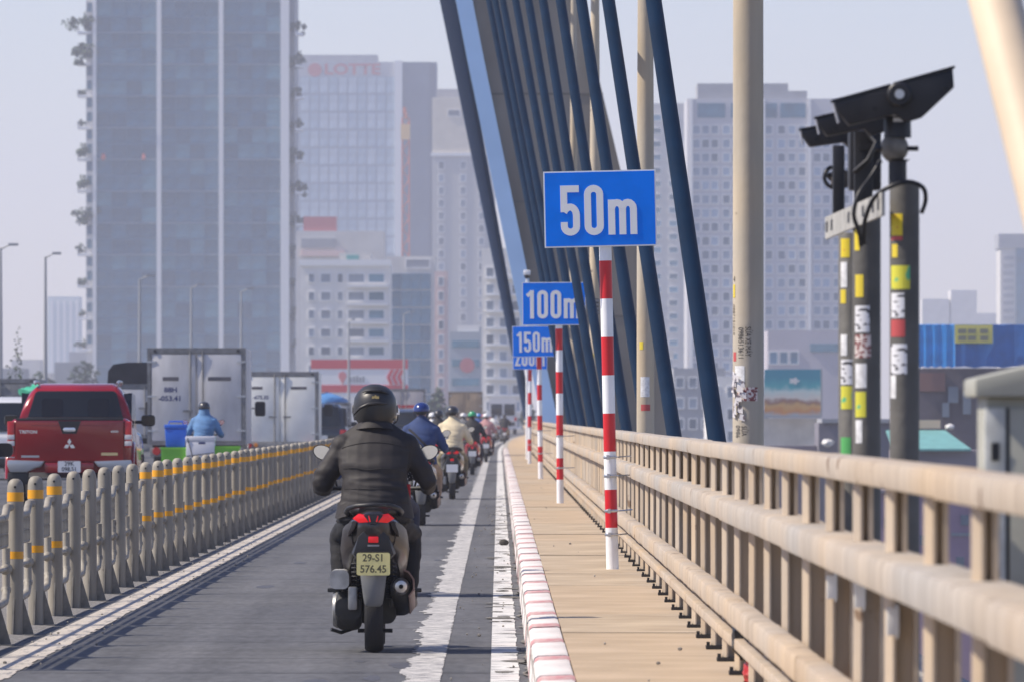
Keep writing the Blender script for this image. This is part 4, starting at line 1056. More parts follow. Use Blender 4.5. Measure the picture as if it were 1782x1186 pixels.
B_BLK = mat('black_scooter_paint', (.012, .012, .014), .22, coat=.6); B_RED = mat('red_scooter_paint', (.40, .02, .025), .22, coat=.6); B_WHT = mat('white_scooter_paint', (.68, .68, .68), .25, coat=.6); B_GRY = mat('grey_scooter_paint', (.12, .12, .13), .25, .3, coat=.6); B_BLU = mat('blue_scooter_paint', (.02, .05, .2), .22, coat=.6)
def duo(D, px, slab, plab, jack, trou, helm, body, mesh=None, sc=1.0, z=0.0, skin=True, panel=None, dx=0.0):
    x = PX(px, D)
    s_ = place_scooter(slab, (x, D, z), body, panel, sc=sc)
    p, h = person(mesh or RM1, plab, (x+dx, D, z), jack, trou, helm, skin, sc)
    return s_, p, h
# directly ahead of the nearest rider: a couple on one scooter
duo(66, 652, 'scooter hidden behind the nearest rider, carrying a couple', 'rider in blue shirt directly ahead of the nearest rider', J_BLUE, T_NAVY, H_GREY, B_GRY, RM2, .97)
p, h = person(RM3, 'pillion passenger in black and white patterned blouse behind the blue rider', (PX(672, 66), 65.72, .02), J_PAT, T_NAVY, H_WHITE, True, .95)
# blue jacket, navy helmet
s2, p2, h2 = duo(109, 733, 'grey scooter under the rider in navy jacket', 'rider in navy jacket and shiny dark blue helmet', J_NAVY, T_TAN, H_BLUE, B_GRY, RM1, 1.0)
bag = MB()
bk = on_back(RM1, [(-.16, 1.26), (-.09, 1.20), (-.02, 1.13), (.06, 1.05), (.13, .97)], .012)
MB().tube(bk, .016, 6).build('shoulder_strap', J_BLACK, p2, 60)
# cream shirt
s4, p4, h4 = duo(144, 787, 'black scooter with white plate under the rider in cream shirt', 'rider in loose cream shirt and charcoal helmet', J_CREAM, T_KHAKI, H_GREY, B_BLK, RM1, 1.0)
pt = on_back(RM1, [(-.10, 1.06)], .006)[0]
MB().ell(pt, (.05, .005, .035), 12, 5).build('shirt_patch', J_WHT, p4, 60)
o = MB().ell(pt+Vector((.02, -.004, .012)), (.028, .004, .022), 10, 5).build('shirt_print', mat('faded_print', (.25, .25, .26), .8), p4, 60)
duo(205, 822, 'dark scooter under the rider with green helmet', 'rider in black jacket and bright green helmet', J_BLACK, T_NAVY, H_GREEN, B_RED, RM1, .97)
duo(186, 763, 'dark scooter left of the rider in cream shirt', 'rider in black with dark helmet left of the cream shirted rider', J_BLACK, T_NAVY, H_GREY, B_BLK, RM1, .98)
duo(228, 752, 'pale scooter behind the navy jacketed rider', 'rider in white with pale helmet behind the navy jacketed rider', J_WHT, T_TAN, H_WHITE, B_WHT, RM2, .96)
duo(262, 846, 'red scooter close to the kerb ahead of the green helmeted rider', 'rider in dusty pink jacket and white helmet near the kerb', J_DUST, T_NAVY, H_WHITE, B_RED, RM2, .96)
duo(285, 806, 'far scooter between the cream and green helmet riders', 'far rider with pale grey helmet between cream and green helmet riders', J_GREY, T_NAVY, H_WHITE, B_GRY, RM1, .97)
duo(318, 833, 'far blue scooter beyond the green helmeted rider', 'far rider with light blue helmet beyond the green helmeted rider', J_BLUE, T_NAVY, H_SKY, B_BLU, RM1, .97)
duo(352, 816, 'farther dark scooter in the middle of the lane', 'far rider in brown with dark helmet in mid lane', J_BRN, T_NAVY, H_GREY, B_BLK, RM2, .97)
duo(392, 842, 'distant red scooter left of the white bus', 'distant rider with red helmet left of the white bus', J_GREY, T_NAVY, H_RED, B_RED, RM1, .97)
duo(425, 858, 'distant white scooter in front of the bus', 'distant rider in white shirt in front of the bus', J_WHT, T_NAVY, H_GREY, B_WHT, RM1, .97)
duo(440, 878, 'distant dark scooter at the kerb in front of the bus', 'distant rider in black near the kerb in front of the bus', J_BLACK, T_NAVY, H_GREY, B_BLK, RM1, 1.0)
duo(470, 826, 'distant grey scooter left of the far bus group', 'distant rider in steel blue left of the far bus group', J_DEN, T_NAVY, H_WHITE, B_GRY, RM2, .97)
duo(520, 868, 'most distant scooter in the lane under the bus windows', 'most distant rider in grey under the bus windows', J_GREY, T_NAVY, H_GREY, B_GRY, RM1, 1.0)
# nearest rider himself
X0 = PX(650, 50)
SC0.location = (X0, 50.3, 0); SC0['label'] = 'nearest dark bronze scooter with yellow plate 29-S1 576.45'
text_on('29-S1', .062, (0, -.3795, .575), M_PTX, PLATE0, .92, .0012); text_on('576.45', .062, (0, -.3795, .508), M_PTX, PLATE0, .95, .0012)
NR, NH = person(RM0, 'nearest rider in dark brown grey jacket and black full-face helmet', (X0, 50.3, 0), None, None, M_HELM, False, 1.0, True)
swap(NR, {M_SKIN.name: mat('shaded_neck_black', (.012, .012, .012), .9)})  # neck skin coloured black for the shade below the helmet
# helmet details
MB().rings([ring_e((0, .29, 1.345), .078, .085, 22), ring_e((0, .305, 1.375), .092, .108, 22)], cap0=False, cap1=False).build('neck_lining', mat('helmet_lining', (.008, .008, .008), .9), NH, 60)
MB().tube([(-.126, .20, 1.435), (-.09, .172, 1.475), (-.04, .158, 1.498), (.02, .156, 1.505), (.08, .168, 1.50)], [.004, .010, .011, .010, .003], 8).build('shell_ridge', M_HELM, NH, 60)
MB().tube([(-.075, .205, 1.572), (-.03, .188, 1.580), (.04, .19, 1.580), (.085, .21, 1.560)], [.003, .008, .008, .003], 8).build('rear_vent', M_PLAS, NH, 60)
MB().rings([[(x+.005, .1685, z) for x, z in ((-.022, 1.532), (.022, 1.532), (.020, 1.548), (.008, 1.546), (.0, 1.556), (-.008, 1.546), (-.020, 1.548))], [(x+.005, .185, z) for x, z in ((-.022, 1.532), (.022, 1.532), (.020, 1.548), (.008, 1.546), (.0, 1.556), (-.008, 1.546), (-.020, 1.548))]]).build('gold_badge', mat('dull_gold', (.55, .42, .18), .35, .8), NH)
MB().rings([ring_e((0, .345, z), .130+q, .150+q, 24) for z, q in ((1.40, .0), (1.43, .004), (1.50, .005), (1.535, -.004))], cap0=False, cap1=False).build('visor', mat('smoke_visor', (.02, .02, .022), .1), NH, 60)
for s_ in (-1, 1): MB().lathe([(.022, s_*.128), (.024, s_*.139), (.012, s_*.141)], c=(0, .35, 1.47), axis='X', n=14).build('visor_pivot', mat('grey_trim', (.25, .24, .22), .4), NH, 50)
# jacket collar, yoke seam, waist seam, hem
MB().rings([ring_e((0, .262, 1.335), .128, .108, 24, -.2), ring_e((0, .264, 1.380), .098, .092, 24, -.2), ring_e((0, .264, 1.383), .090, .085, 24, -.2), ring_e((0, .262, 1.34), .115, .098, 24, -.2)], cap0=False, cap1=False).build('collar', M_JACK, NR, 60)
for pts, r_ in (([(x, 1.268-.9*x*x) for x in [i*.022-.20 for i in range(19)]], .0028), ([(x, 1.105+.25*x*x+.004*math.sin(x*40)) for x in [i*.022-.19 for i in range(18)]], .003), ([(x, .985+.1*x*x) for x in [i*.022-.18 for i in range(17)]], .0025)):
    bk = on_back(RM0, pts, .0012)
    MB().tube(bk, r_, 5).build('seam', mat('seam_thread', (.022, .020, .019), .9), NR, 60)
m = MB(); rg = []
for z, q in ((.815, .018), (.84, .012), (.875, .006), (.90, .0)):
    rg.append([(math.cos(a)*(.222+q), .138+math.sin(a)*(.168+q), z+.010*math.sin(a*5)+(-.05*max(0, math.sin(a)))) for a in [2*math.pi*k/40 for k in range(40)]])
m.rings(rg, False, False).build('jacket_hem', M_JACK, NR, 60)
MB().box(-.012, .012, -.02, .0, -.05, .05).build('red_lining', mat('red_cloth', (.45, .02, .03), .7), NR, bevel=.006).location = (.205, .20, .965)

# ================================================================== vehicles on the car side (z .12)
M_REDP = mat('deep_red_car_paint', (.27, .004, .009), .2, .0, coat=.8, spec=.3); M_GLS = mat('car_glass', (.012, .015, .018), .08)
M_SILV = mat('silver_bumper', (.45, .46, .48), .35, .6); M_BLKP = mat('black_car_plastic', (.02, .02, .022), .5); M_WHP = mat('white_car_paint', (.70, .70, .70), .25, coat=.7); M_BKP = mat('black_car_paint', (.015, .017, .024), .2, coat=.8)
M_LENS = mat('clear_lamp_lens', (.72, .68, .66), .15); M_RLENS = mat('red_lamp_lens', (.55, .02, .02), .15); M_EMB = mat('chrome_emblem', (.80, .80, .80), .2, .7)
def carwheel(t, x, y, r=.36, w=.25):
    o = MB().lathe([(r-.10, -w/2), (r-.02, -w/2), (r, -w*.35), (r, w*.35), (r-.02, w/2), (r-.10, w/2)], c=(x, y, r), axis='X', n=24).build('wheel', M_TYRE, t, 40)
    MB().lathe([(.05, -w*.52), (r-.11, -w*.5), (r-.11, w*.5), (.05, w*.52)], c=(x, y, r), axis='X', n=18).build('rim', M_ENG, o, 40)
def body_ring(y, w, z0, z1, ti=.06, r=.10, n=4):
    pr = rrect(-w, w, z0, z1, r, n)
    return [((x*(1-ti*max(0, (z-(z0+z1)/2)/(z1-z0)*2))), y, z) for x, z in pr]
D = 121.0
PK = thing('pickup_truck', 'red double-cab pickup truck with plate 29K 098.51 at the left', 'pickup', (PX(121, D), D, .12))
# lower body, bed and bonnet
MB().rings([body_ring(y, w, z0, z1, .03, .12) for y, w, z0, z1 in ((.04, .84, .66, 1.26), (.10, .895, .50, 1.285), (.6, .905, .42, 1.285), (1.75, .905, .40, 1.24), (2.4, .90, .40, 1.16), (3.9, .90, .40, 1.12), (4.7, .88, .42, 1.04), (5.15, .80, .48, .90))]).build('body', M_REDP, PK, 50)
# cab
MB().rings([body_ring(y, w, 1.10, z1, ti, .13) for y, w, z1, ti in ((1.72, .84, 1.35, .0), (1.80, .825, 1.60, .14), (1.95, .815, 1.755, .22), (2.4, .80, 1.80, .24), (3.1, .80, 1.775, .24), (3.5, .80, 1.55, .18), (3.95, .80, 1.15, .0))]).build('cab', M_REDP, PK, 50)
gl = [(-.70, 1.30), (.70, 1.30), (.60, 1.655), (.56, 1.685), (-.56, 1.685), (-.60, 1.655)]
MB().rings([[(x, 1.655+(z-1.30)*.34, z) for x, z in gl], [(x, 1.80+(z-1.30)*.34, z) for x, z in gl]]).build('rear_window', M_GLS, PK, bevel=.008)
for x_ in (-.34, .34):
    MB().rings([[(x_+a, 1.650+(z-1.30)*.34, z) for a, z in rrect(-.155, .155, 1.305, 1.575, .05)], [(x_+a, 1.654+(z-1.30)*.34, z) for a, z in rrect(-.155, .155, 1.305, 1.575, .05)]]).build('head_rest_shape', mat('seat_behind_glass', (.006, .006, .007), .25), PK)
MB().box(-.72, .72, 1.60, 1.70, 1.265, 1.298).build('cab_ledge', M_BLKP, PK, bevel=.01)
for s_ in (-1, 1):
    MB().rings([[(s_*.655, y, z) for y, z in ((2.0, 1.22), (3.55, 1.20), (3.15, 1.60), (2.1, 1.64))], [(s_*.815, y, z) for y, z in ((1.95, 1.20), (3.7, 1.18), (3.2, 1.62), (2.1, 1.66))]]).build('side_window', M_GLS, PK)
    MB().tube([(s_*.60, 1.92, 1.79), (s_*.62, 2.1, 1.825), (s_*.62, 3.0, 1.82), (s_*.60, 3.15, 1.78)], .022, 6).build('roof_rail', M_SILV, PK, 50)
    m = MB().rings([[(s_*1.02+x, y, z) for x, z in rrect(-.10-q, .10+q, 1.17-q, 1.33+q, .05)] for y, q in ((2.92, -.01), (2.95, .004), (3.05, 0), (3.10, -.03))])
    mo = m.build('side_mirror', M_BLKP, PK, 50); MB().box(s_*.93 if s_ > 0 else -1.11, 1.11 if s_ > 0 else -.93, 2.912, 2.92, 1.18, 1.32).build('glass', M_GLS, mo); MB().box(min(s_*.82, s_*.94), max(s_*.82, s_*.94), 3.0, 3.06, 1.20, 1.25).build('arm', M_BLKP, mo)
    # wheel arch flare
    MB().tube([(s_*.905, .55+.52*math.cos(R(a)), .40+.52*math.sin(R(a))) for a in range(0, 181, 20)], .035, 8).build('wheel_arch', M_REDP, PK, 50)
    # tail lamp in four tiers
    tl = MB().box(min(s_*.80, s_*.905), max(s_*.80, s_*.905), .0, .12, .86, 1.24).build('tail_lamp', M_RLENS, PK, bevel=.015)
    for z_ in (.885, .975): MB().box(min(s_*.80, s_*.902), max(s_*.80, s_*.902), -.008, .0, z_, z_+.07).build('clear_lens', M_LENS, tl, bevel=.012)
    pr = [(.36, .66), (.895, .68), (.905, .60), (.86, .50), (.62, .50), (.50, .56), (.42, .58)]
    MB().rings([[(s_*x, -.09, z) for x, z in pr], [(s_*x, .10, z) for x, z in pr]]).build('bumper_corner', M_SILV, PK, bevel=.02)
    MB().box(min(s_*.60, s_*.90), max(s_*.60, s_*.90), -.05, .15, .32, .50).build('lower_bumper', M_BLKP, PK, bevel=.03)
    carwheel(PK, s_*.78, .55+0, .38); carwheel(PK, s_*.78, 4.1, .38)
    MB().box(min(s_*.80, s_*.90), max(s_*.80, s_*.90), -.025, .0, .71, .725).build('trim_strip', M_SILV, PK) if s_ < 0 else None
TG = MB().rings([[(x, y, z) for x, z in rrect(-.785, .785, .66, 1.255, .03)] for y in (-.012, .03)]).build('tailgate', M_REDP, PK, bevel=.012)
MB().box(-.785, .785, -.014, .06, 1.257, 1.285).build('gate_cap', M_BLKP, TG, bevel=.008)
MB().box(-.56, .56, -.0155, -.0125, 1.175, 1.185).build('gate_crease', mat('red_paint_crease', (.16, .006, .01), .4), TG)
MB().prism([(-.17, 1.245), (.17, 1.245), (.15, 1.20), (.10, 1.06), (-.10, 1.06), (-.15, 1.20)], -.018, -.0125).build('handle_recess', M_BLKP, TG)
MB().prism(rrect(-.092, .092, 1.088, 1.150, .03), -.05, -.019).build('gate_handle', M_EMB, TG, bevel=.008)
for a in (90, 210, 330):
    c, s_ = math.cos(R(a)), math.sin(R(a)); p_ = Vector((c, s_)); q_ = Vector((-s_, c)); o_ = Vector((0, .90))
    pts = [o_, o_+p_*.045+q_*.030, o_+p_*.092, o_+p_*.045-q_*.030]
    MB().prism([(v.x, v.y) for v in pts], -.022, -.0125).build('diamond', M_EMB, TG)
text_on('TRITON', .062, (-.60, -.0135, 1.085), M_EMB, TG, 1.15, .002); text_on('4WD', .045, (.655, -.0135, 1.09), M_EMB, TG, 1.1, .001)
MB().box(.46, .70, -.0145, -.0125, .745, .785).build('gold_badge', mat('pale_gold_badge', (.62, .50, .25), .4), TG); MB().box(-.70, -.44, -.0145, -.0125, .715, .745).build('model_badge', M_SILV, TG)
PL = MB().prism(rrect(-.165, .165, .50, .665, .015), -.10, -.09).build('licence_plate', M_PLW, PK)
MB().box(-.36, .36, -.075, .05, .49, .64).build('step_bumper', M_REDP, PK, bevel=.015)
MI = mat('plate_black_ink', (.05, .05, .06), .6)
text_on('29K', .085, (0, -.1015, .624), MI, PL, 1.0, .002); text_on('098.51', .085, (0, -.1015, .543), MI, PL, .95, .002)

def box_truck(label, px, D, w, ztop, zbot, L, paint, doorm, framem, dx_lamp=True, plates=(), tarp=None, group='trucks ahead on the car side', rz=0.0):
    t = thing('box_truck', label, 'truck', (PX(px, D), D, .12), rz, group); x = w/2; zt = ztop-.12; zb = zbot-.12
    MB().box(-x, x, .05, L, zb, zt).build('cargo_box', paint, t, bevel=.02)
    MB().box(-x-.012, -x+.07, -.015, .06, zb-.02, zt+.012).box(x-.07, x+.012, -.015, .06, zb-.02, zt+.012).box(-x+.071, x-.071, -.015, .06, zt-.11, zt+.012).box(-x+.071, x-.071, -.015, .06, zb-.02, zb+.06).build('door_frame', framem, t)
    if tarp is None:
        for s_ in (-1, 1):
            a, b = sorted((s_*.025, s_*(x-.085)))
            d = MB().box(a, b, -.005, .045, zb+.07, zt-.125).build('door', doorm, t, bevel=.012)
            MB().tube([(s_*.14, -.03, zb+.03), (s_*.14, -.03, zt-.05)], .018, 8).build('lock_rod', framem, d); MB().box(min(s_*.09, s_*.30), max(s_*.09, s_*.30), -.055, -.035, zb+.72, zb+.76).build('handle', framem, d)
            for q in (.14, .5, .86): MB().box(min(s_*(x-.19), s_*(x-.0)), max(s_*(x-.19), s_*(x-.0)), -.03, -.006, zb+(zt-zb)*q-.02, zb+(zt-zb)*q+.02).build('hinge', M_ZINC, d)
            MB().box(s_*(x-.16)-.03, s_*(x-.16)+.03, -.03, -.016, zt-.085, zt-.03).build('marker_lamp', M_BLKP, t)
    MB().box(-x+.1, x-.1, .15, L, .55, zb-.025).build('chassis', M_BLKP, t)
    MB().box(-x+.05, x-.05, -.06, .06, .42, .62).build('rear_bumper', framem, t, bevel=.02)
    for s_ in (-1, 1):
        MB().lathe([(.085, -.10), (.09, -.075), (.09, -.05)], c=(s_*(x-.20), 0, .54), axis='Y', n=16).build('tail_lamp', M_RLENS, t, 40); MB().lathe([(.055, -.10), (.06, -.075), (.06, -.05)], c=(s_*(x-.40), 0, .54), axis='Y', n=14).build('turn_lamp', M_AMB, t, 40)
        carwheel(t, s_*(x-.28), 1.2, .42, .36); carwheel(t, s_*(x-.24), L+.7, .42, .26)
    MB().rings([body_ring(y, w_, .5, z1, .05, .12) for y, w_, z1 in ((L+.12, x-.12, 1.9), (L+.2, x-.10, 2.05), (L+1.3, x-.10, 2.05), (L+1.7, x-.12, 1.4), (L+1.75, x-.14, .9))]).build('cab', M_WHP, t, 50)
    for s_ in (-1, 1):
        mo = MB().rings([[(s_*(x+.17)+a, y, z) for a, z in rrect(-.12, .12, 1.32, 1.66, .05)] for y in (L+1.0, L+1.08)]).build('side_mirror', M_BLKP, t, 50)
        MB().tube([(s_*(x-.12), L+1.1, 1.5), (s_*(x+.17), L+1.05, 1.5)], .015, 6).build('arm', M_BLKP, mo)
    return t
M_ALU = mat('scuffed_aluminium_door', (.58, .57, .57), .55, .0, var=.14, scale=2.5, bump=.08, bscale=4, detail=8, stretch=(1, 1, .4)); M_FRAME = mat('grey_box_frame', (.22, .22, .22), .6, var=.2, scale=6)
M_DOORW = mat('offwhite_door', (.85, .84, .78), .5, var=.06, scale=2); M_NAVY = mat('navy_print', (.035, .05, .16), .6)
D = 186; T1 = box_truck('tall grey aluminium box truck with 88H 053.41 on its rear door', 342, D, 2.18, PZ(606, D), PZ(772, D), 4.6, M_ALU, M_ALU, M_FRAME)
z_ = lambda py: PZ(py, D)-.12; x_ = lambda px: PX(px, D)-T1.location.x
text_on('88H', .155, (x_(297), -.008, z_(678)), M_NAVY, T1, 1.1, .006); text_on('-053.41', .155, (x_(296), -.008, z_(693)), M_NAVY, T1, 1.1, .006)
for px0, px1 in ((283, 311), (362, 402)): MB().box(x_(px0), x_(px1), -.012, -.006, z_(662), z_(655)).build('dark_plate', mat('smudged_print', (.14, .13, .14), .6), T1)
D = 227; T2 = box_truck('lower white box truck with number -675.35, right of the grey truck', 487, D, 2.1, PZ(647, D), PZ(772, D), 4.0, M_DOORW, M_DOORW, M_FRAME)
z_ = lambda py: PZ(py, D)-.12; x_ = lambda px: PX(px, D)-T2.location.x
text_on('-675.35', .135, (x_(454), -.008, z_(691)), M_NAVY, T2, 1.05, .005)
for px0, px1 in ((438, 457), (506, 534)): MB().box(x_(px0), x_(px1), -.012, -.006, z_(677), z_(672)).build('dark_plate', mat('smudged_print', (.14, .13, .14), .6), T2)
# canvas topped truck
D = 212; T3 = box_truck('truck with black canvas hood behind the grey box truck', 262, D, 2.16, PZ(668, D), PZ(760, D), 4.4, mat('grey_truck_side', (.45, .45, .46), .6), M_ALU, M_FRAME)
zt = PZ(630, D)-.12; zb = PZ(667, D)-.12
MB().rings([[(x, y, z) for x, z in [(-1.10, zb), (1.10, zb), (1.08, zt-.22), (.95, zt-.05), (.6, zt), (-.6, zt), (-.95, zt-.05), (-1.08, zt-.22)]] for y in (-.03, 1.1, 2.3, 3.4, 4.4)]).build('canvas_hood', mat('black_canvas', (.03, .032, .04), .8, var=.2, scale=3), T3, 40)

def car(name, label, px, D, w, h, L, paint, cat='car', suv=False, z=.12, group='cars among the traffic', cz=.55):
    t = thing(name, label, cat, (PX(px, D), D, z), group=group); x = w/2; b = h*cz
    MB().rings([body_ring(y, x*q, z0, z1, .05, .14) for y, q, z0, z1 in ((.0, .88, .42, b*.92), (.08, .97, .30, b), (.8, 1, .24, b*1.03), (L*.6, 1, .24, b), (L*.9, .97, .26, b*.88), (L, .85, .35, b*.7))]).build('body', paint, t, 50)
    r0 = .12 if suv else .55
    MB().rings([body_ring(y, x*q, b*.8, z1, ti, .12) for y, q, z1, ti in ((r0, .90, b*1.06, .05), (r0+.18, .89, h*.93, .18), (r0+.5, .88, h, .24), (L*.55, .88, h*.99, .24), (L*.72, .88, b*1.0, .05))]).build('cabin', paint, t, 50)
    g0 = r0-.02; k = .22 if suv else .45; zg0 = b*1.06; zg1 = h*.93
    gl = [(-x*.72, zg0), (x*.72, zg0), (x*.62, zg1), (-x*.62, zg1)]
    MB().rings([[(a, g0-.02+(zz-zg0)*k, zz) for a, zz in gl], [(a, g0+.10+(zz-zg0)*k, zz) for a, zz in gl]]).build('rear_window', M_GLS, t, bevel=.01)
    for s_ in (-1, 1):
        MB().rings([[(s_*x*.70, yy, zz) for yy, zz in ((r0+.5, zg0), (L*.66, zg0), (L*.55, zg1), (r0+.6, zg1))], [(s_*x*.885, yy, zz) for yy, zz in ((r0+.5, zg0), (L*.66, zg0), (L*.55, zg1*.97), (r0+.6, zg1*.97))]]).build('side_window', M_GLS, t)
        MB().box(min(s_*x*.70, s_*x*.95), max(s_*x*.70, s_*x*.95), -.02, .1, b*.72, b*.92).build('tail_lamp', M_RLENS, t, bevel=.02)
        m = MB().rings([[(s_*(x+.13)+a, y, zz) for a, zz in rrect(-.11, .11, b*1.02, b*1.02+.17, .06)] for y in (L*.60, L*.60+.09)]).build('side_mirror', M_BLKP, t, 50)
        MB().box(min(s_*x*.9, s_*(x+.1)), max(s_*x*.9, s_*(x+.1)), L*.60+.02, L*.60+.06, b*1.04, b*1.04+.04).build('arm', M_BLKP, m)
        carwheel(t, s_*(x-.14), L*.18, .32, .22); carwheel(t, s_*(x-.14), L*.81, .32, .22)
    MB().box(-.24, .24, -.03, .02, b*.60, b*.60+.13).build('licence_plate', M_PLW, t); MB().box(-x*.8, x*.8, -.04, .1, .28, .46).build('bumper', M_BLKP, t, bevel=.03)
    return t
car('suv', 'black sport utility car right of the white box truck', 557, 270, 1.86, 1.75, 4.7, M_BKP, 'car', True)
car('sedan', 'white car half hidden behind the red pickup at the left', 8, 172, 1.78, 1.72, 4.4, M_WHP, 'car', True)
car('sedan', 'pale silver car cut off by the left edge of the picture', -166, 99, 1.78, 1.45, 4.4, mat('silver_car_paint', (.5, .5, .52), .3, .4, coat=.6), 'car')
car('van', 'dark van beyond the navy jacketed rider', 712, 330, 1.8, 1.62, 4.3, M_BKP, 'car', True)
# loads and far trucks
D = 335; t = box_truck('far truck with a load under light blue tarpaulin', 563, D, 2.1, PZ(700, D), PZ(752, D), 4.2, M_FRAME, M_ALU, M_FRAME)
crumple((0, 1.8, PZ(697, D)-.12), (1.0, 1.9, .30), 21).build('blue_load', mat('sky_blue_tarp', (.08, .24, .52), .6), t, 60)
D = 420; box_truck('far grey box truck with red stripe above the navy helmet', 702, D, 2.2, PZ(676, D), PZ(740, D), 4.6, mat('pale_grey_truck', (.45, .42, .42), .6), mat('pale_grey_truck', (.45, .42, .42), .6), M_FRAME)
t = [o for o in COL.objects if o.get('label') == 'far grey box truck with red stripe above the navy helmet'][0]
MB().box(-1.06, 1.06, -.03, -.018, PZ(709, 420)-.12, PZ(704, 420)-.12).build('red_stripe', M_RED if 'sign_red' in MATS else mat('sign_red', (.62, .03, .04), .5), t)
D = 565; box_truck('far tan brown truck near the vanishing point', 810, D, 2.3, PZ(681, D), PZ(730, D), 5, mat('tan_canvas', (.34, .25, .16), .8, var=.15, scale=2), mat('tan_canvas', (.34, .25, .16), .8), mat('tan_frame', (.24, .18, .12), .7))
D = 230; t = box_truck('grey truck at the far left edge behind the white car', -8, D, 2.3, PZ(659, D), PZ(720, D), 4.4, M_FRAME, M_FRAME, M_FRAME)
D = 196; t = thing('covered_load', 'bright green covered load behind the red pickup roof', 'load', (PX(62, D), D+.5, .12))
MB().box(-.75, .75, -.6, .9, .75, 1.75).build('crate', M_FRAME, t, bevel=.03); crumple((0, .1, PZ(681, D)-.12), (.45, .7, .16), 31).build('green_cover', mat('green_tarp', (.05, .42, .26), .55), t, 60)
MB().box(-.7, .7, -.5, .85, .42, .74).build('trailer_bed', M_BLKP, t)
for s_ in (-1, 1): carwheel(t, s_*.68, .2, .4, .2)
# bus at the far bend
D = 690; t = thing('bus', 'white bus with two dark rear windows at the far bend', 'bus', (PX(875, D), D, .02))
z_ = lambda py: PZ(py, D)-.02
MB().rings([body_ring(y, 1.2, .4, z_(691), .04, .22) for y in (0, .05, 9.5)]).build('body', M_WHP, t, 50)
for a, b in ((-.98, -.06), (.12, .98)): MB().box(a, b, -.04, .0, z_(722), z_(702)).build('rear_window', M_GLS, t, bevel=.03)
MB().box(-1.0, 1.0, -.03, .0, .7, 1.0).build('grille', M_BLKP, t)
for s_ in (-1, 1): MB().box(min(s_*.95, s_*1.15), max(s_*.95, s_*1.15), -.03, .0, 1.1, 1.4).build('tail_lamp', M_RLENS, t); carwheel(t, s_*1.0, 2, .48, .3); carwheel(t, s_*1.0, 7.5, .48, .3)
# ---- street vendor on a loaded scooter beside the grey truck
D = 150; XV = PX(352, D)
vs_ = place_scooter('scooter of the street vendor loaded with coolers, left of the barrier', (XV, D, .12), B_BLU)
vs_['group'] = 'scooters among the cars'
vp, vh = person(RM1, 'street vendor in steel blue hooded jacket riding left of the barrier', (XV+.02, D+.1, .12), J_DEN, T_NAVY, H_GREY, True, .98, group='riders among the cars')
MB().rings([ring_e((0, .28, 1.33), .15, .12, 20), ring_e((0, .29, 1.40), .105, .105, 20), ring_e((0, .30, 1.455), .095, .11, 20), ring_e((0, .31, 1.485), .088, .10, 20)], False, False).build('hood', J_DEN, vp, 60)
xv = lambda px: PX(px, D)
def crate(label, px0, px1, py0, py1, y0, y1, m_, nm='crate', cat='crate', wall=.02):
    t = thing(nm, label, cat, ((xv(px0)+xv(px1))/2, D+y0, PZ(py1, D)))
    w = (xv(px1)-xv(px0))/2; h = (py1-py0)*D/F
    MB().box(-w, w, 0, y1-y0, 0, .02).box(-w, w, 0, .018, .0201, h).box(-w, w, y1-y0-.018, y1-y0, .0201, h).box(-w, -w+.018, .0181, y1-y0-.0181, .0201, h).box(w-.018, w, .0181, y1-y0-.0181, .0201, h).build('basket', m_, t)
    MB().box(-w-.015, w+.015, -.015, 0, h-.04, h).build('rim', m_, t)
    for k in range(4): MB().box(-w+.02, w-.02, -.006, 0, .05+k*(h-.1)/4, .06+k*(h-.1)/4).build('rib', m_, t)
    return t
M_GC = mat('lime_green_plastic', (.20, .55, .05), .45); M_BC = mat('blue_cooler_plastic', (.02, .13, .62), .4); M_FOAM = mat('white_foam', (.72, .72, .76), .7)
crate('left lime green plastic crate on the vendor scooter', 283, 327, 777, 803, -.62, -.20, M_GC)
crate('right lime green plastic crate on the vendor scooter', 372, 419, 775, 801, -.62, -.20, M_GC)
t = thing('rack', 'steel carrying rack across the back of the vendor scooter', 'rack', (XV, D-.4, PZ(806, D))); MB().box(-.75, .70, -.25, .25, .0, .025).build('rack_bars', M_ZINC, t); MB().box(-.1, .1, -.2, .3, -.10, -.002).build('rack_mount', M_ZINC, t)
t = thing('cooler', 'blue plastic cooler box with handle on the green crate', 'cooler', ((xv(289)+xv(326))/2, D-.55, PZ(777, D)))
hh = (777-745)*D/F; MB().rings([[(x, y, z) for x, y in ((-q, 0-.0), (q, 0), (q, .34), (-q, .34))] for z, q in ((.0, .17), (hh, .195))]).build('tub', M_BC, t, bevel=.02)
MB().box(-.205, .205, -.015, .355, hh+.002, hh+.075).build('lid', M_BC, t, bevel=.02)
MB().tube([(-.13, .17, hh+.05), (-.12, .17, hh+.13), (.12, .17, hh+.13), (.13, .17, hh+.05)], .014, 6).build('handle', M_BC, t, 50)
t = thing('foam_box', 'white foam box tied with cord between the green crates', 'box', ((xv(325)+xv(377))/2, D-.72, PZ(803, D)+.01))
hh = (803-758)*D/F-.01
MB().box(-.255, .255, 0, .42, 0, hh-.09).build('tub', M_FOAM, t, bevel=.015); MB().box(-.265, .265, -.008, .428, hh-.088, hh).build('lid', M_FOAM, t, bevel=.015)
MB().tube([(-.23, -.012, hh-.03), (-.12, -.012, .02)], .007, 5).tube([(-.25, -.012, .10), (.25, -.012, .16)], .007, 5).build('cord', M_BLKP, t); MB().box(-.03, .09, -.0125, -.009, hh-.14, hh-.105).build('printed_mark', M_NAVY, t)

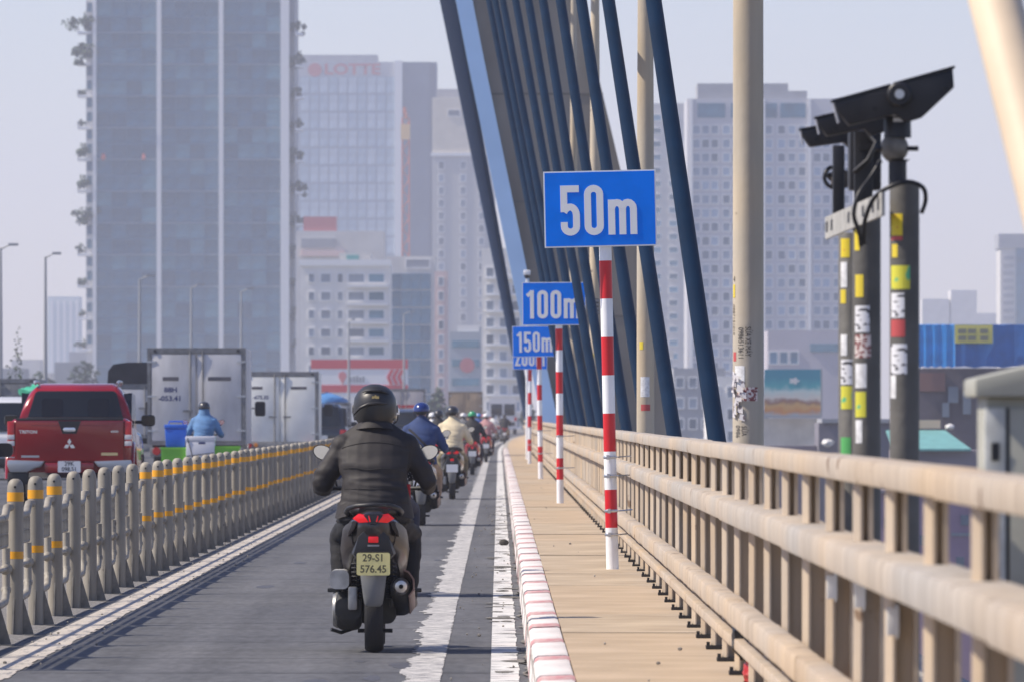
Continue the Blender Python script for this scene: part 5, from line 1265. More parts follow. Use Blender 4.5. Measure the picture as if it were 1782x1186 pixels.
# ================================================================== ground, river bank and the city beyond
GZ = -15.0
M_GRD = mat('hazy_ground', (.16, .17, .13), .95, col2=(.22, .21, .19), var=.2, scale=.02)
mb = MB(); mb.quad((-2600, -150, GZ), (2600, -150, GZ), (2600, 4600, GZ), (-2600, 4600, GZ)); struct(mb.build('ground', M_GRD))
struct(MB().box(-34.5+off(900), 2.2+off(900), 900.3, 930, GZ, -.05).build('bridge_abutment', M_CONC))
for yy in (120, 265, 410, 560, 720):
    struct(MB().box(-30+off(yy), -2+off(yy), yy-1.5, yy+1.5, GZ, -1.64).build('bridge_pier', M_CONC))

G1 = mat('glass_blue_grey', (.045, .145, .235), .2, var=.25, scale=.4, spec=.6)  # haze and reflected sky are mixed into these three glass blues
G2 = mat('glass_dark', (.025, .095, .165), .16, var=.25, scale=.4, spec=.6)
G3 = mat('glass_green_grey', (.085, .21, .29), .24, var=.25, scale=.4, spec=.6)
M_FIN = mat('white_facade_fin', (.78, .78, .78), .6); M_WALL = mat('pale_wall', (.62, .60, .57), .8, var=.06, scale=.3)
M_WALLW = mat('white_wall', (.74, .72, .69), .8, var=.05, scale=.3); M_WALLC = mat('cream_wall', (.66, .60, .50), .8, var=.05, scale=.3)
M_WALLG = mat('grey_wall', (.34, .35, .37), .8, var=.08, scale=.3); M_WIN = mat('window_sky_paled', (.20, .24, .29), .25, var=.3, scale=.07)  # M_WIN pane colour is paled for reflected sky and haze
M_LEAF = mat('leaf_green', (.04, .07, .03), .7, var=.4, scale=1.2)
M_LEAFD = mat('leaf_dark_green', (.035, .06, .025), .7, var=.4, scale=1.2)
M_RED = mat('sign_red', (.62, .03, .04), .5); M_REDF = mat('faint_sign_red', (.50, .16, .17), .6); M_TRUNK = mat('bark', (.10, .075, .055), .9)  # M_REDF is a fainter red for the distant signs

def bush_mesh(r, n, seed, leaf=.45):
    rr = random.Random(seed); m = MB()
    cl = [(Vector((rr.gauss(0, .38), rr.gauss(0, .38), rr.gauss(0, .34))), rr.uniform(.25, .5)) for _ in range(9)]
    for k in range(n):
        c, s_ = rr.choice(cl)
        p = c + Vector((rr.gauss(0, 1), rr.gauss(0, 1), rr.gauss(0, 1))).normalized()*s_*rr.random()**.4
        p = Vector((p.x*r[0], p.y*r[1], p.z*r[2]))
        u = Vector((rr.gauss(0, 1), rr.gauss(0, 1), rr.gauss(0, .6))).normalized(); v = u.cross(Vector((rr.gauss(0, 1), rr.gauss(0, 1), rr.gauss(0, 1)))).normalized()
        q = leaf*rr.uniform(.6, 1.3)
        m.poly([p-u*q*.5, p+v*q*.3, p+u*q*.5, p-v*q*.3])
    return m
def building(name, label, px0, px1, D, ptop, depth=24, group=None, wallm=None, zt=None):
    x0, x1 = PX(px0, D), PX(px1, D); z1 = zt if zt is not None else PZ(ptop, D)
    t = thing(name, label, 'building', ((x0+x1)/2, D, GZ), group=group)
    h = z1-GZ; w = (x1-x0)/2
    if wallm: MB().box(-w, w, 0, depth, 0, h).build('wall', wallm, t)
    return t, w, h
def pane_mesh(w, h, m, d=.12, name='pane'):
    me = MB().box(-w/2, w/2, -d, .0, -h/2, h/2).mesh(name); me.materials.append(m); return me
def winmesh(w, h, m, rec=.12):
    """window: frame proud of the wall, glass set back inside it"""
    f = .09*min(w, h)+.05; mb = MB()
    mb.box(-w/2-f, -w/2, -.15, .02, -h/2-f, h/2+f).box(w/2, w/2+f, -.15, .02, -h/2-f, h/2+f).box(-w/2, w/2, -.15, .02, h/2, h/2+f).box(-w/2, w/2, -.2, .02, -h/2-f, -h/2)
    me = mb.mesh('frame'); me.materials.append(M_FIN)
    g = MB().quad((-w/2, -.03, -h/2), (w/2, -.03, -h/2), (w/2, -.03, h/2), (-w/2, -.03, h/2)).mesh('pane'); g.materials.append(m)
    return me, g
VAR = {}
def rp(g):
    """one of several panes: plain, curtained, dim"""
    if g.name not in VAR:
        L = [g]
        for q in (1.5, .65, 1.15):
            c = g.copy(); src = g.materials[0]; bc = src.diffuse_color
            c.materials.clear(); c.materials.append(mat(f'{src.name}_{q}', tuple(min(1, v*q) for v in bc[:3]), .3)); L.append(c)
        VAR[g.name] = L
    return random.choice(VAR[g.name])
def put(name, me, t, x, z, y=0.0):
    o = link(name, me, t); o.location = (x, y, z); return o

# ---- B1 tall glass tower with planted balconies
D = 1650; s = F/D
t, w, h = building('glass_tower', 'tallest dark blue glass tower with white fins and planted balconies', 165, 499, D, 0, 38, None, mat('spandrel_blue_grey', (.085, .18, .27), .5), 118)
z0 = PZ(640, D)-GZ
fl = 55.2/s
fins = [165, 277, 385, 496]; fw = [6, 8, 8, 15]
xc = t.location.x
for px, fwp in zip(fins, fw):
    MB().box(PX(px-fwp/2, D)-xc, PX(px+fwp/2, D)-xc, -1.6, 0, 0, h).build('fin', M_FIN, t)
gm3 = {}
M_EDGE = mat('floor_edge_grey', (.20, .27, .34), .6)
rr = random.Random(21)
for b in range(3):
    xa, xb_ = PX(fins[b]+fw[b]/2, D)-xc, PX(fins[b+1]-fw[b+1]/2, D)-xc
    pw = (xb_-xa)/4
    for i, g in enumerate((G1, G2, G3)): gm3[(b, i)] = pane_mesh(pw-.16, fl/2-.42, g)
    zz = PZ(57, D)-GZ-fl/4 + fl*7.5
    while zz > 12:
        if zz+fl/4 < h-.2 and zz > PZ(660, D)-GZ:
            for c in range(4):
                put('pane', gm3[(b, rr.choice((0, 0, 0, 1, 1, 2)))], t, xa+pw*(c+.5), zz)
        zz -= fl/2
    zl = PZ(57, D)-GZ + fl*7
    while zl > 40:
        if zl < h: MB().box(xa, xb_, -.34, -.12, zl-.16, zl+.16).build('floor_edge', M_EDGE, t)
        zl -= fl
# flank strips with balconies
xl = PX(150, D)-xc; xr = PX(512, D)-xc
MB().box(xl, -w-.001, 3, 34, 0, h).build('side_wall', M_WALLG, t)
MB().box(w+.001, xr, 3, 34, 0, h).build('side_wall', M_WALLG, t)
bal = MB().box(-2.6, 0, -1.0, 3.5, -.25, .25).box(-2.6, -2.45, -1.0, 3.5, .25, 1.3).mesh('balcony'); bal.materials.append(M_FIN)
swin = MB().box(-1.45, -.25, -.2, 0, -.9, .9).mesh('side_window'); swin.materials.append(G2)
swall = MB().box(xl, -w-.35, -.5, 3, 0, h).build('side_pier', mat('white_pier', (.55, .55, .55), .7), t)
bushes = [bush_mesh((2.1, 1.8, 1.3), 420, 100+i, .5).mesh('balcony_plant') for i in range(5)]
for b_ in bushes: b_.materials.append(M_LEAF)
zz = PZ(223, D); zz += fl*3
k = 0
while zz > PZ(640, D):
    put('balcony', bal, t, xl+.9, zz-GZ)
    put('side_window', swin, t, -w-.30, zz-GZ+2.2, -.55).scale = (.8, 1, 1); put('side_window', swin, t, -w-.30, zz-GZ+5.0, -.55).scale = (.8, 1, 1)
    o = link('balcony_plant', rr.choice(bushes)); sc = rr.choice((.6, .8, 1.2, 1.6, 1.9)); o.scale = (sc, sc, sc*1.1); o.location = (xc+xl-1.0+sc*.35, D+.4, zz+.3+sc*.9); o.rotation_euler = (0, 0, rr.uniform(0, 6))
    tag(o, f'leafy plant on the left flank of the glass tower, {ORD[k]} balcony from the top', 'plant', 'plants on the tower balconies, left flank')
    o = link('balcony_plant', rr.choice(bushes)); sc = rr.uniform(.8, 1.25); o.scale = (sc*.9, sc, sc*1.25); o.location = (xc+xr+.5, D+.6, zz+.5+rr.uniform(-.3, .8)); o.rotation_euler = (0, 0, rr.uniform(0, 6))
    tag(o, f'leafy plant on the right flank of the glass tower, {ORD[k]} balcony from the top', 'plant', 'plants on the tower balconies, right flank')
    put('balcony', bal, t, xr+1.8, zz-GZ-.3).scale = (.6, 1, 1)
    zz -= fl; k += 1
for px, w_ in ((180, 8), (250, 7)):
    o = MB().ell((0, 0, 0), (w_/s/2*1.0, .4, .75), 10, 6); o = o.build('flowering_shrub', mat('pink_flower', (.75, .22, .18), .7, var=.3, scale=2), None, 60)
    o.location = (PX(px, D), D-.45, PZ(273, D))
    tag(o, f'pink flowering shrub on the glass tower, {"left" if px == 180 else "right"} one of two', 'shrub', 'pink shrubs on the glass tower')

# ---- B2 mall tower with red lettering
D = 2400; s = F/D
t, w, h = building('mall_tower', 'pale glass tower with faint red round logo and lettering near its roof', 505, 692, D, 133, 30, None, mat('pale_blue_glass_wall', (.30, .36, .42), .4))
xc = t.location.x
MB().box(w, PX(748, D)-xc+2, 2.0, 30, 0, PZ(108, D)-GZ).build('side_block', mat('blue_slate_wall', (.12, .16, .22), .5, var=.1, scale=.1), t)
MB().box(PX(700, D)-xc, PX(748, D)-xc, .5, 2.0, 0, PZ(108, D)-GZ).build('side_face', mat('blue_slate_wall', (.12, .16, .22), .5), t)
MB().box(PX(687, D)-xc, PX(700, D)-xc, -.8, .5, 0, PZ(106, D)-GZ).build('white_pier', M_FIN, t)
MB().box(-w, PX(687, D)-xc, .2, 20, h, PZ(108, D)-GZ).build('sign_band', mat('pale_band', (.42, .44, .48), .6), t)
MB().box(PX(522, D)-xc, PX(657, D)-xc, 3, 18, PZ(108, D)-GZ, PZ(95, D)-GZ).build('roof_plant', M_WALLG, t)
pa = [pane_mesh(17/s-.5, 31/s-.7, g) for g in (mat('pale_glass', (.42, .50, .58), .2, var=.15, scale=.3), mat('pale_glass_b', (.34, .43, .52), .2, var=.15, scale=.3))]
for c in range(10):
    for r_ in range(17):
        put('pane', rr.choice(pa), t, PX(522+8.5+c*16.6, D)-xc, PZ(133+15.5+r_*31, D)-GZ)
def disc(nm, cx, cz, r_, y, m_, parent):
    return MB().prism(arc(cx, cz, r_, r_, 0, 340, 18), y-.15, y).build(nm, m_, parent)
disc('round_logo', PX(548, D)-xc, PZ(122, D)-GZ, 12/s, -.1+.2, M_REDF, t)
text_on('LOTTE', 26/s, (PX(613, D)-xc, -.05, PZ(121.5, D)-GZ), M_REDF, t, 1.25, .12)
# ---- tower crane
M_CR = mat('crane_orange', (.72, .20, .10), .6)
D = 1900; t = thing('tower_crane', 'faint orange red tower crane mast in front of the pale tower', 'crane', (PX(706, D), D, GZ))
zt = PZ(205, D)-GZ
m = MB()
for dx in (-.8, .8):
    for dy in (-.8, .8): m.box(dx-.14, dx+.14, dy-.14, dy+.14, 0, zt)
for k in range(int(zt/2.2)):
    a = -.8 if k % 2 else .8
    m.tube([(a, -.8, k*2.2), (-a, -.8, k*2.2+2.2)], .10, 4, False)
m.build('mast', M_CR, t)
MB().box(-1.1, 1.0, -1.2, 1.0, zt-5, zt-1.5).build('cab', mat('crane_cab', (.80, .55, .25), .6), t)
MB().box(-.3, .3, -30, 12, zt, zt+1.3).build('jib', M_CR, t); MB().box(-.5, .5, 6, 11, zt-1.6, zt).build('counterweight', M_WALLG, t)
# ---- B3 cream tower
D = 2050; s = F/D
t, w, h = building('cream_tower', 'cream tower with window columns behind the dark cable bundle', 752, 862, D, 170, 24, None, M_WALLC)
xc = t.location.x
MB().box(-w+1, w-2, 3, 20, h, h+2.2).build('roof_plant', M_WALLG, t)
MB().box(-w-.3, w+.3, -.6, 0, PZ(272, D)-GZ, PZ(266, D)-GZ).build('ledge', M_FIN, t)
MB().box(-w, w, -.25, 0, 0, PZ(273, D)-GZ).build('lower_face', mat('grey_beige_wall', (.46, .46, .46), .8), t)
wf, wg = winmesh(9/s, 12/s, M_WIN)
for px in (768, 806, 838):
    for r_ in range(18):
        a = put('window', wf, t, PX(px, D)-xc, PZ(288+r_*22, D)-GZ, -.26); link('pane', rp(wg), a)
wf, wg = winmesh(20/s, 10/s, M_WIN)
a = put('window', wf, t, PX(790, D)-xc, PZ(197, D)-GZ); link('pane', rp(wg), a)
# ---- B5 stepped blocks between
D = 1500; t, w, h = building('stepped_block', 'pale stepped block with a red rooftop sign beside the glass tower', 515, 668, D, 402, 20, None, M_WALL)
xc = t.location.x; s = F/D
MB().box(PX(528, D)-xc, PX(586, D)-xc, 0.5, 1.0, PZ(402, D)-GZ, PZ(377, D)-GZ).build('rooftop_sign', M_REDF, t)
MB().box(PX(524, D)-xc, PX(584, D)-xc, -.3, 0, PZ(432, D)-GZ, PZ(415, D)-GZ).build('window_band', M_WALLG, t)
MB().box(PX(524, D)-xc, PX(600, D)-xc, -.6, 0, PZ(446, D)-GZ, PZ(436, D)-GZ).build('awning', mat('pink_awning', (.75, .55, .5), .8), t)
# ---- B4 white low-rise with dark windows
D = 1200; s = F/D
t, w, h = building('white_apartment_block', 'white apartment block with square dark windows right of the glass tower', 523, 679, D, 458, 20, None, M_WALLW)
xc = t.location.x
MB().box(PX(590, D)-xc, PX(645, D)-xc, 1, 12, h, PZ(440, D)-GZ).build('roof_room', M_WALL, t); MB().box(PX(603, D)-xc, PX(624, D)-xc, .8, 1.0, PZ(454, D)-GZ, PZ(444, D)-GZ).build('roof_window', mat('teal_glass', (.10, .35, .34), .3), t)
MB().box(-w-.2, w+.2, -.4, 0, h-.4, h+.5).build('cornice', M_FIN, t)
for px, ww in ((542, 9), (567, 16), (592, 8), (620, 27), (655, 26)):
    wf, wg = winmesh(ww/s, 14/s, G3 if px > 640 else M_WIN)
    for r_ in range(6):
        a = put('window', wf, t, PX(px, D)-xc, PZ(484+r_*31.6, D)-GZ); link('pane', rp(wg), a)
for r_ in range(6):
    MB().box(PX(605, D)-xc, PX(675, D)-xc, -.9, 0, PZ(500+r_*31.6, D)-GZ, PZ(496.5+r_*31.6, D)-GZ).build('balcony_slab', M_FIN, t)
# ---- B6 dark glass block
D = 1350; s = F/D
t, w, h = building('glass_office_block', 'mid-height dark glass office block with pale frame', 672, 758, D, 446, 20, None, M_WALL)
xc = t.location.x
pg = [pane_mesh(16.4/s, 30/s-.25, g, .2) for g in (G1, G2)]
for c in range(4):
    for r_ in range(8): put('pane', rr.choice(pg), t, PX(690+c*17, D)-xc, PZ(490+r_*30, D)-GZ)
wf, wg = winmesh(40/s, 14/s, M_WALLG); a = put('window', wf, t, PX(727, D)-xc, PZ(459, D)-GZ); link('pane', rp(wg), a)
# ---- B7/B8
D = 1300; t, w, h = building('pink_block', 'narrow pinkish block beside the dark glass office', 756, 779, D, 472, 16, None, mat('pink_wall', (.62, .47, .44), .8))
s = F/D; wf, wg = winmesh(8/s, 14/s, M_WIN)
for r_ in range(9): a = put('window', wf, t, 0, PZ(490+r_*25, D)-GZ); link('pane', rp(wg), a)
D = 1150; s = F/D
t, w, h = building('grey_office_block', 'grey office block with a faint red round logo on its front', 783, 838, D, 577, 16, None, mat('blue_grey_wall', (.36, .40, .44), .7))
xc = t.location.x; disc('round_logo', PX(813, D)-xc, PZ(635, D)-GZ, 13/s, -.01, M_REDF, t)
MB().box(PX(796, D)-xc, PX(834, D)-xc, .4, .8, h, h+.9).build('roof_letters', M_WALLW, t)
for r_ in range(5): MB().box(-w+.3, w-.3, -.12, 0, h-2.2-r_*2.6, h-1.2-r_*2.6).build('window_band', G3, t)
# ---- B9 white apartments at the road's end
D = 1000; s = F/D
t, w, h = building('white_apartment_tower', 'white apartment tower with stacked windows behind the far traffic', 838, 912, D, 432, 18, None, M_WALLW)
xc = t.location.x
wf, wg = winmesh(12/s, 15/s, M_WIN)
for px in (853, 876, 898):
    for r_ in range(10): a = put('window', wf, t, PX(px, D)-xc, PZ(474+r_*29, D)-GZ); link('pane', rp(wg), a)
for r_ in range(10): MB().box(PX(846, D)-xc, PX(905, D)-xc, -.7, 0, PZ(486+r_*29, D)-GZ, PZ(483+r_*29, D)-GZ).build('balcony_slab', M_FIN, t)
# ---- red and white billboard
D = 960; s = F/D
t = thing('billboard', 'wide white billboard with red bands and red slanted bars at its right end', 'billboard', (PX(626, D), D, GZ))
xc = t.location.x; X_ = lambda p: PX(p, D)-xc; Z_ = lambda p: PZ(p, D)-GZ
MB().box(X_(541), X_(710), 0, .5, Z_(688), Z_(625)).build('board', mat('billboard_white', (.82, .82, .82), .6), t)
MB().box(X_(541), X_(710), -.06, 0, Z_(641), Z_(625)).build('red_band', M_RED, t)
MB().box(X_(552), X_(710), -.06, 0, Z_(682), Z_(669)).build('red_band', M_RED, t)
for k in range(3):
    a = 678+k*9; MB().prism([(X_(a), Z_(668)), (X_(a+6), Z_(668)), (X_(a+1), Z_(655)), (X_(a+8), Z_(642)), (X_(a+2), Z_(642)), (X_(a-5), Z_(655))], -.1, -.005).build('red_chevron', M_RED, t)
MB().prism(arc(X_(596), Z_(653), 7/s, 7/s, -30, 210, 12)+[(X_(596), Z_(668))], -.08, -.005).build('pin_logo', mat('soft_red', (.70, .22, .22), .6), t)
for k in range(5): MB().box(X_(609+k*5.4), X_(612.6+k*5.4), -.08, -.005, Z_(664), Z_(655-(k % 3))).build('dark_mark', M_WALLG, t)
for p_ in (570, 626, 685): MB().box(X_(p_)-.15, X_(p_)+.15, .5, .8, 0, Z_(630)).build('support', M_WALLG, t)

# ---- right side towers
D = 1500; s = F/D
t, w, h = building('grid_tower', 'large pale grey tower with a regular grid of windows behind the lamp post', 1196, 1484, D, 172, 26, None, mat('lavender_grey_wall', (.52, .52, .55), .8))
xc = t.location.x
MB().box(PX(1214, D)-xc, PX(1372, D)-xc, 1, 20, h, PZ(145, D)-GZ).build('roof_block', M_WALLG, t); MB().box(PX(1372, D)-xc, PX(1405, D)-xc, 1, 20, h, PZ(158, D)-GZ).build('roof_block', M_WALLG, t)
for px0, px1 in ((1214, 1262), (1272, 1326), (1332, 1352), (1358, 1402)):
    MB().box(PX(px0, D)-xc, PX(px1, D)-xc, -.15, 0, PZ(205, D)-GZ, PZ(180, D)-GZ).build('top_window', G1, t)
wf, wg = winmesh(11.5/s, 14/s, mat('pale_blue_window', (.22, .28, .36), .3, var=.3, scale=.06))  # pane colour carries the pale blue of reflected sky
cols = [1212, 1228, 1244, 1264, 1280, 1338, 1360, 1378, 1396, 1422, 1438, 1456, 1472]
for px in cols:
    for r_ in range(20):
        a = put('window', wf, t, PX(px, D)-xc, PZ(226+r_*24.2, D)-GZ); link('pane', rp(wg), a)
for px in (1203, 1290, 1329, 1409): MB().box(PX(px-2.5, D)-xc, PX(px+2.5, D)-xc, -.5, 0, 0, h).build('pilaster', M_FIN, t)
D = 1900; t, w, h = building('pale_tower', 'faint pale tower seen between stay cables left of the grid tower', 1128, 1216, D, 180, 24, None, M_WALL)
s = F/D; wf, wg = winmesh(14/s, 9/s, G3); xc = t.location.x
for px in (1143, 1172, 1200):
    for r_ in range(22): a = put('window', wf, t, PX(px, D)-xc, PZ(205+r_*23, D)-GZ); link('pane', rp(wg), a)
D = 1750; t, w, h = building('stepped_tower', 'faint stepped tower low behind the stay cables', 1005, 1110, D, 470, 24, None, M_WALL)
D = 1250; t, w, h = building('lavender_podium', 'lavender grey block low in front of the grid tower', 1336, 1492, D, 575, 20, None, mat('lavender_wall', (.46, .43, .47), .85, var=.05, scale=.2))
s = F/D; wf, wg = winmesh(13/s, 20/s, G1); xc = t.location.x
for k, px in enumerate((1346, 1364, 1382)): a = put('window', wf, t, PX(px, D)-xc, PZ(622, D)-GZ); link('pane', rp(wg), a)
MB().box(PX(1410, D)-xc, PX(1470, D)-xc, -.3, 0, PZ(612, D)-GZ, PZ(598, D)-GZ).build('window_band', G3, t)
for i, (px0, px1, pt, D) in enumerate(((1100, 1172, 610, 1150), (1172, 1262, 640, 1050), (1230, 1345, 655, 980))):
    t, w, h = building('low_block', f'hazy low block behind the railing between the stay cables, {ORD[i]} from the left', px0, px1, D, pt, 14, 'low blocks behind the railing', (M_WALL, M_WALLG, M_WALLW)[i])
    wf, wg = winmesh(.9, 1.2, M_WIN)
    for c in range(4):
        for r_ in range(4): a = put('window', wf, t, -w+(c+.5)*w/2, h-1.8-r_*2.6); link('pane', rp(wg), a)
D = 2200; t, w, h = building('round_topped_tower', 'pale distant tower with a wider crown at the right edge', 1741, 1790, D, 432, 18, None, M_WALL)
s = F/D; xc = t.location.x; MB().box(-w-.5, w, -.8, 18, h, PZ(407, D)-GZ).build('crown', M_WALLG, t); MB().box(PX(1768, D)-xc, w, -.4, 0, 0, h).build('glass_side', G1, t)
for r_ in range(9): MB().box(PX(1746, D)-xc, PX(1764, D)-xc, -.2, 0, PZ(452+r_*13, D)-GZ, PZ(446+r_*13, D)-GZ).build('window_band', M_WALLG, t)
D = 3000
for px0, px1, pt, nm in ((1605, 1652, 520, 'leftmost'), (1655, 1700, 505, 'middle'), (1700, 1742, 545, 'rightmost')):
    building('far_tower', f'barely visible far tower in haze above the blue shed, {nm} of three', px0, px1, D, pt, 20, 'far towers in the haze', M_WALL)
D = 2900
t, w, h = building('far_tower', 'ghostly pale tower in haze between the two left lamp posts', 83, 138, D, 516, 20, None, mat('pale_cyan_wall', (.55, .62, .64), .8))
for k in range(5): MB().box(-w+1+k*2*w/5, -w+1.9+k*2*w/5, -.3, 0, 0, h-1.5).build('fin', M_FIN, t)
for i, (px0, px1, pt, D) in enumerate(((-20, 42, 640, 1400), (42, 92, 648, 1500), (95, 152, 630, 1300), (20, 70, 625, 2000), (120, 168, 612, 2100))):
    building('low_building', f'hazy low city building left of the glass tower, {ORD[i]} in the row', px0, px1, D, pt, 15, 'low buildings left of the tower', M_WALL if i % 2 else M_WALLG)

# ---- right side: low buildings beside the river bank seen past the railing
D = 620; s = F/D
t = thing('poster_billboard', 'teal sky and orange beach billboard on a rooftop beside the lamp post', 'billboard', (PX(1381, D), D, GZ))
xc = t.location.x; X_ = lambda p: PX(p, D)-xc; Z_ = lambda p: PZ(p, D)-GZ
m_ = mat('poster_print', (.1, .4, .5), .5)
n = m_.node_tree; b = n.nodes['Principled BSDF']; tc = N(m_, 'ShaderNodeTexCoord'); sx_ = N(m_, 'ShaderNodeSeparateXYZ'); n.links.new(tc.outputs['Generated'], sx_.inputs[0])
nz = N(m_, 'ShaderNodeTexNoise'); nz.inputs['Scale'].default_value = 4.5; nz.inputs['Detail'].default_value = 4; n.links.new(tc.outputs['Generated'], nz.inputs['Vector'])
ad = N(m_, 'ShaderNodeMath', operation='MULTIPLY_ADD'); ad.inputs[1].default_value = .30; n.links.new(nz.outputs['Fac'], ad.inputs[0]); n.links.new(sx_.outputs['Z'], ad.inputs[2])
rp = N(m_, 'ShaderNodeValToRGB'); cr = rp.color_ramp
for p_, c_ in ((.12, (.30, .42, .48)), (.26, (.62, .25, .06)), (.36, (.65, .38, .12)), (.44, (.30, .14, .10)), (.52, (.72, .66, .58)), (.68, (.60, .70, .66)), (.80, (.05, .38, .42)), (.98, (.02, .26, .36))):
    e_ = cr.elements.new(p_); e_.color = (*c_, 1)
cr.elements.remove(cr.elements[0]); cr.elements.remove(cr.elements[-1])
n.links.new(ad.outputs[0], rp.inputs[0]); n.links.new(rp.outputs[0], b.inputs['Base Color'])
MB().box(X_(1330), X_(1428), 0, .25, Z_(722), Z_(642)).build('poster', m_, t)
MB().box(X_(1328), X_(1430), -.1, .3, Z_(726), Z_(722)).box(X_(1428), X_(1431), -.1, .3, Z_(722), Z_(641)).build('frame', M_WALLG, t)
MB().poly([(X_(1382)+math.cos(a)*.35*(1+.25*math.cos(5*a)), -.02, Z_(662)+math.sin(a)*.22*(1+.25*math.cos(5*a))) for a in [i*math.pi/12 for i in range(24)]]).build('cloud_mark', M_WALLW, t)
t, w, h = building('white_roof_room', 'plain off-white rooftop room under the teal billboard', 1318, 1424, 622, 727, 8, None, mat('offwhite_wall', (.55, .52, .49), .85, var=.1, scale=1))
t['category'] = 'building'
D = 480; s = F/D
t = thing('blue_tarp_shed', 'long shed roof wrapped in bright blue tarpaulin with a yellow sign', 'shed', (PX(1720, D), D, GZ))
xc = t.location.x; X_ = lambda p: PX(p, D)-xc; Z_ = lambda p: PZ(p, D)-GZ
mt1 = mat('bright_blue_tarp', (.02, .27, .72), .5, var=.12, scale=1.5, bump=.3, bscale=3); mt2 = mat('blue_tarp', (.02, .13, .42), .55, var=.1, scale=1.5, bump=.3, bscale=3)
def tarp(x0, x1, m_, nm, y=0):
    m = MB(); nx = 14
    top = [(x0+(x1-x0)*i/nx) for i in range(nx+1)]
    for i in range(nx):
        d0 = -.06*math.sin(i*1.9)+y; d1 = -.06*math.sin((i+1)*1.9)+y
        s0 = .05*math.sin(i*2.3); s1 = .05*math.sin((i+1)*2.3)
        m.quad((top[i], d0, Z_(638)+s0), (top[i+1], d1, Z_(638)+s1), (top[i+1], d1*.5, Z_(565)+s1*.6), (top[i], d0*.5, Z_(565)+s0*.6))
        m.quad((top[i], d0*.5, Z_(565)+s0*.6), (top[i+1], d1*.5, Z_(565)+s1*.6), (top[i+1], 7, Z_(562)), (top[i], 7, Z_(562)))
    return m.build(nm, m_, t)
tarp(X_(1590), X_(1662), mt1, 'tarpaulin'); tarp(X_(1662.3), X_(1900), mt2, 'tarpaulin', .02)
MB().box(X_(1661), X_(1727), -.2, -.12, Z_(597), Z_(565)).build('yellow_sign', mat('pale_yellow_sign', (.68, .62, .16), .6), t)
for a in (1667, 1684, 1705):
    for q in range(2): MB().box(X_(a), X_(a+14), -.22, -.2, Z_(592-q*12), Z_(584-q*12)).build('printed_block', mat('sign_print', (.22, .22, .16), .6), t)
MB().box(X_(1590), X_(1900), .3, 7, 0, Z_(640)).build('wall', mat('dark_mauve_wall', (.13, .11, .12), .85, var=.2, scale=.5), t)
MB().box(X_(1600), X_(1645), .1, .3, Z_(680), Z_(648)).build('brick_patch', mat('dull_red_wall', (.24, .13, .11), .85), t)
for px0, px1, pa_, pb_ in ((1650, 1668, 700, 672), (1676, 1690, 720, 680), (1640, 1652, 725, 700)): MB().box(X_(px0), X_(px1), .12, .3, Z_(pa_), Z_(pb_)).build('window', M_WIN, t)
D = 380; s = F/D
t = thing('teal_roofed_house', 'low house with sloping teal metal roof beyond the railing', 'house', (PX(1660, D), D, GZ))
xc = t.location.x; X_ = lambda p: PX(p, D)-xc; Z_ = lambda p: PZ(p, D)-GZ
MB().box(X_(1560), X_(1715), .5, 7, 0, Z_(783)).build('wall', mat('mauve_grey_wall', (.25, .22, .25), .85, var=.1, scale=.6), t)
m = MB(); m.rings([[(X_(1555), 0, Z_(780)), (X_(1690), 0, Z_(780)), (X_(1660), 7.5, Z_(748)), (X_(1555), 7.5, Z_(748))], [(X_(1555), 0, Z_(780)-.1), (X_(1690), 0, Z_(780)-.1), (X_(1660), 7.5, Z_(748)-.1), (X_(1555), 7.5, Z_(748)-.1)]]); m.build('roof', mat('teal_roof', (.16, .38, .36), .6, var=.1, scale=2), t)
MB().box(X_(1604), X_(1652), 7.6, 9, Z_(745), Z_(730)).build('awning', mat('peach_awning', (.72, .50, .36), .7), t)
crumple((X_(1668), 7.6, Z_(742)), (.22, .3, .12), 9).build('white_bundle', M_WALLW, t)
D = 300; t = thing('mauve_house', 'mauve plastered house with a small dark window seen through the railing', 'house', (PX(1665, D), D, GZ))
xc = t.location.x; X_ = lambda p: PX(p, D)-xc; Z_ = lambda p: PZ(p, D)-GZ
MB().box(X_(1480), X_(1760), 0, 6, 0, Z_(858)).build('wall', mat('mauve_plaster', (.42, .30, .38), .85, var=.1, scale=.6), t)
MB().box(X_(1478), X_(1762), -.2, 6.2, Z_(858), Z_(852)).build('parapet', mat('mauve_grey_wall', (.25, .22, .25), .85), t)
MB().box(X_(1655), X_(1690), -.06, 0, Z_(932), Z_(926)).build('ledge', M_WALLG, t)
for px, py in ((1664, 968), (1672, 895), (1600, 930), (1540, 900)): MB().box(X_(px), X_(px+14), -.05, 0, Z_(py+18), Z_(py)).build('window', M_WIN, t)
D = 420; t = thing('grey_house', 'low dark grey house between the lamp post and the camera posts', 'house', (PX(1400, D), D, GZ))
xc = t.location.x; X_ = lambda p: PX(p, D)-xc; Z_ = lambda p: PZ(p, D)-GZ
MB().box(X_(1425), X_(1560), 0, 6, 0, Z_(735)).build('wall', mat('slate_mauve_wall', (.20, .19, .22), .85, var=.15, scale=.5), t); MB().box(X_(1430), X_(1550), -.3, 6.3, Z_(735), Z_(728)).build('roof', M_WALLG, t)
MB().box(X_(1200), X_(1424), 2, 6, 0, Z_(775)).build('annex', mat('mauve_grey_wall', (.25, .22, .25), .85), t)
crumple((X_(1440), -.5, Z_(770)), (.3, .3, .18), 12).build('white_bundle', M_WALLW, t)

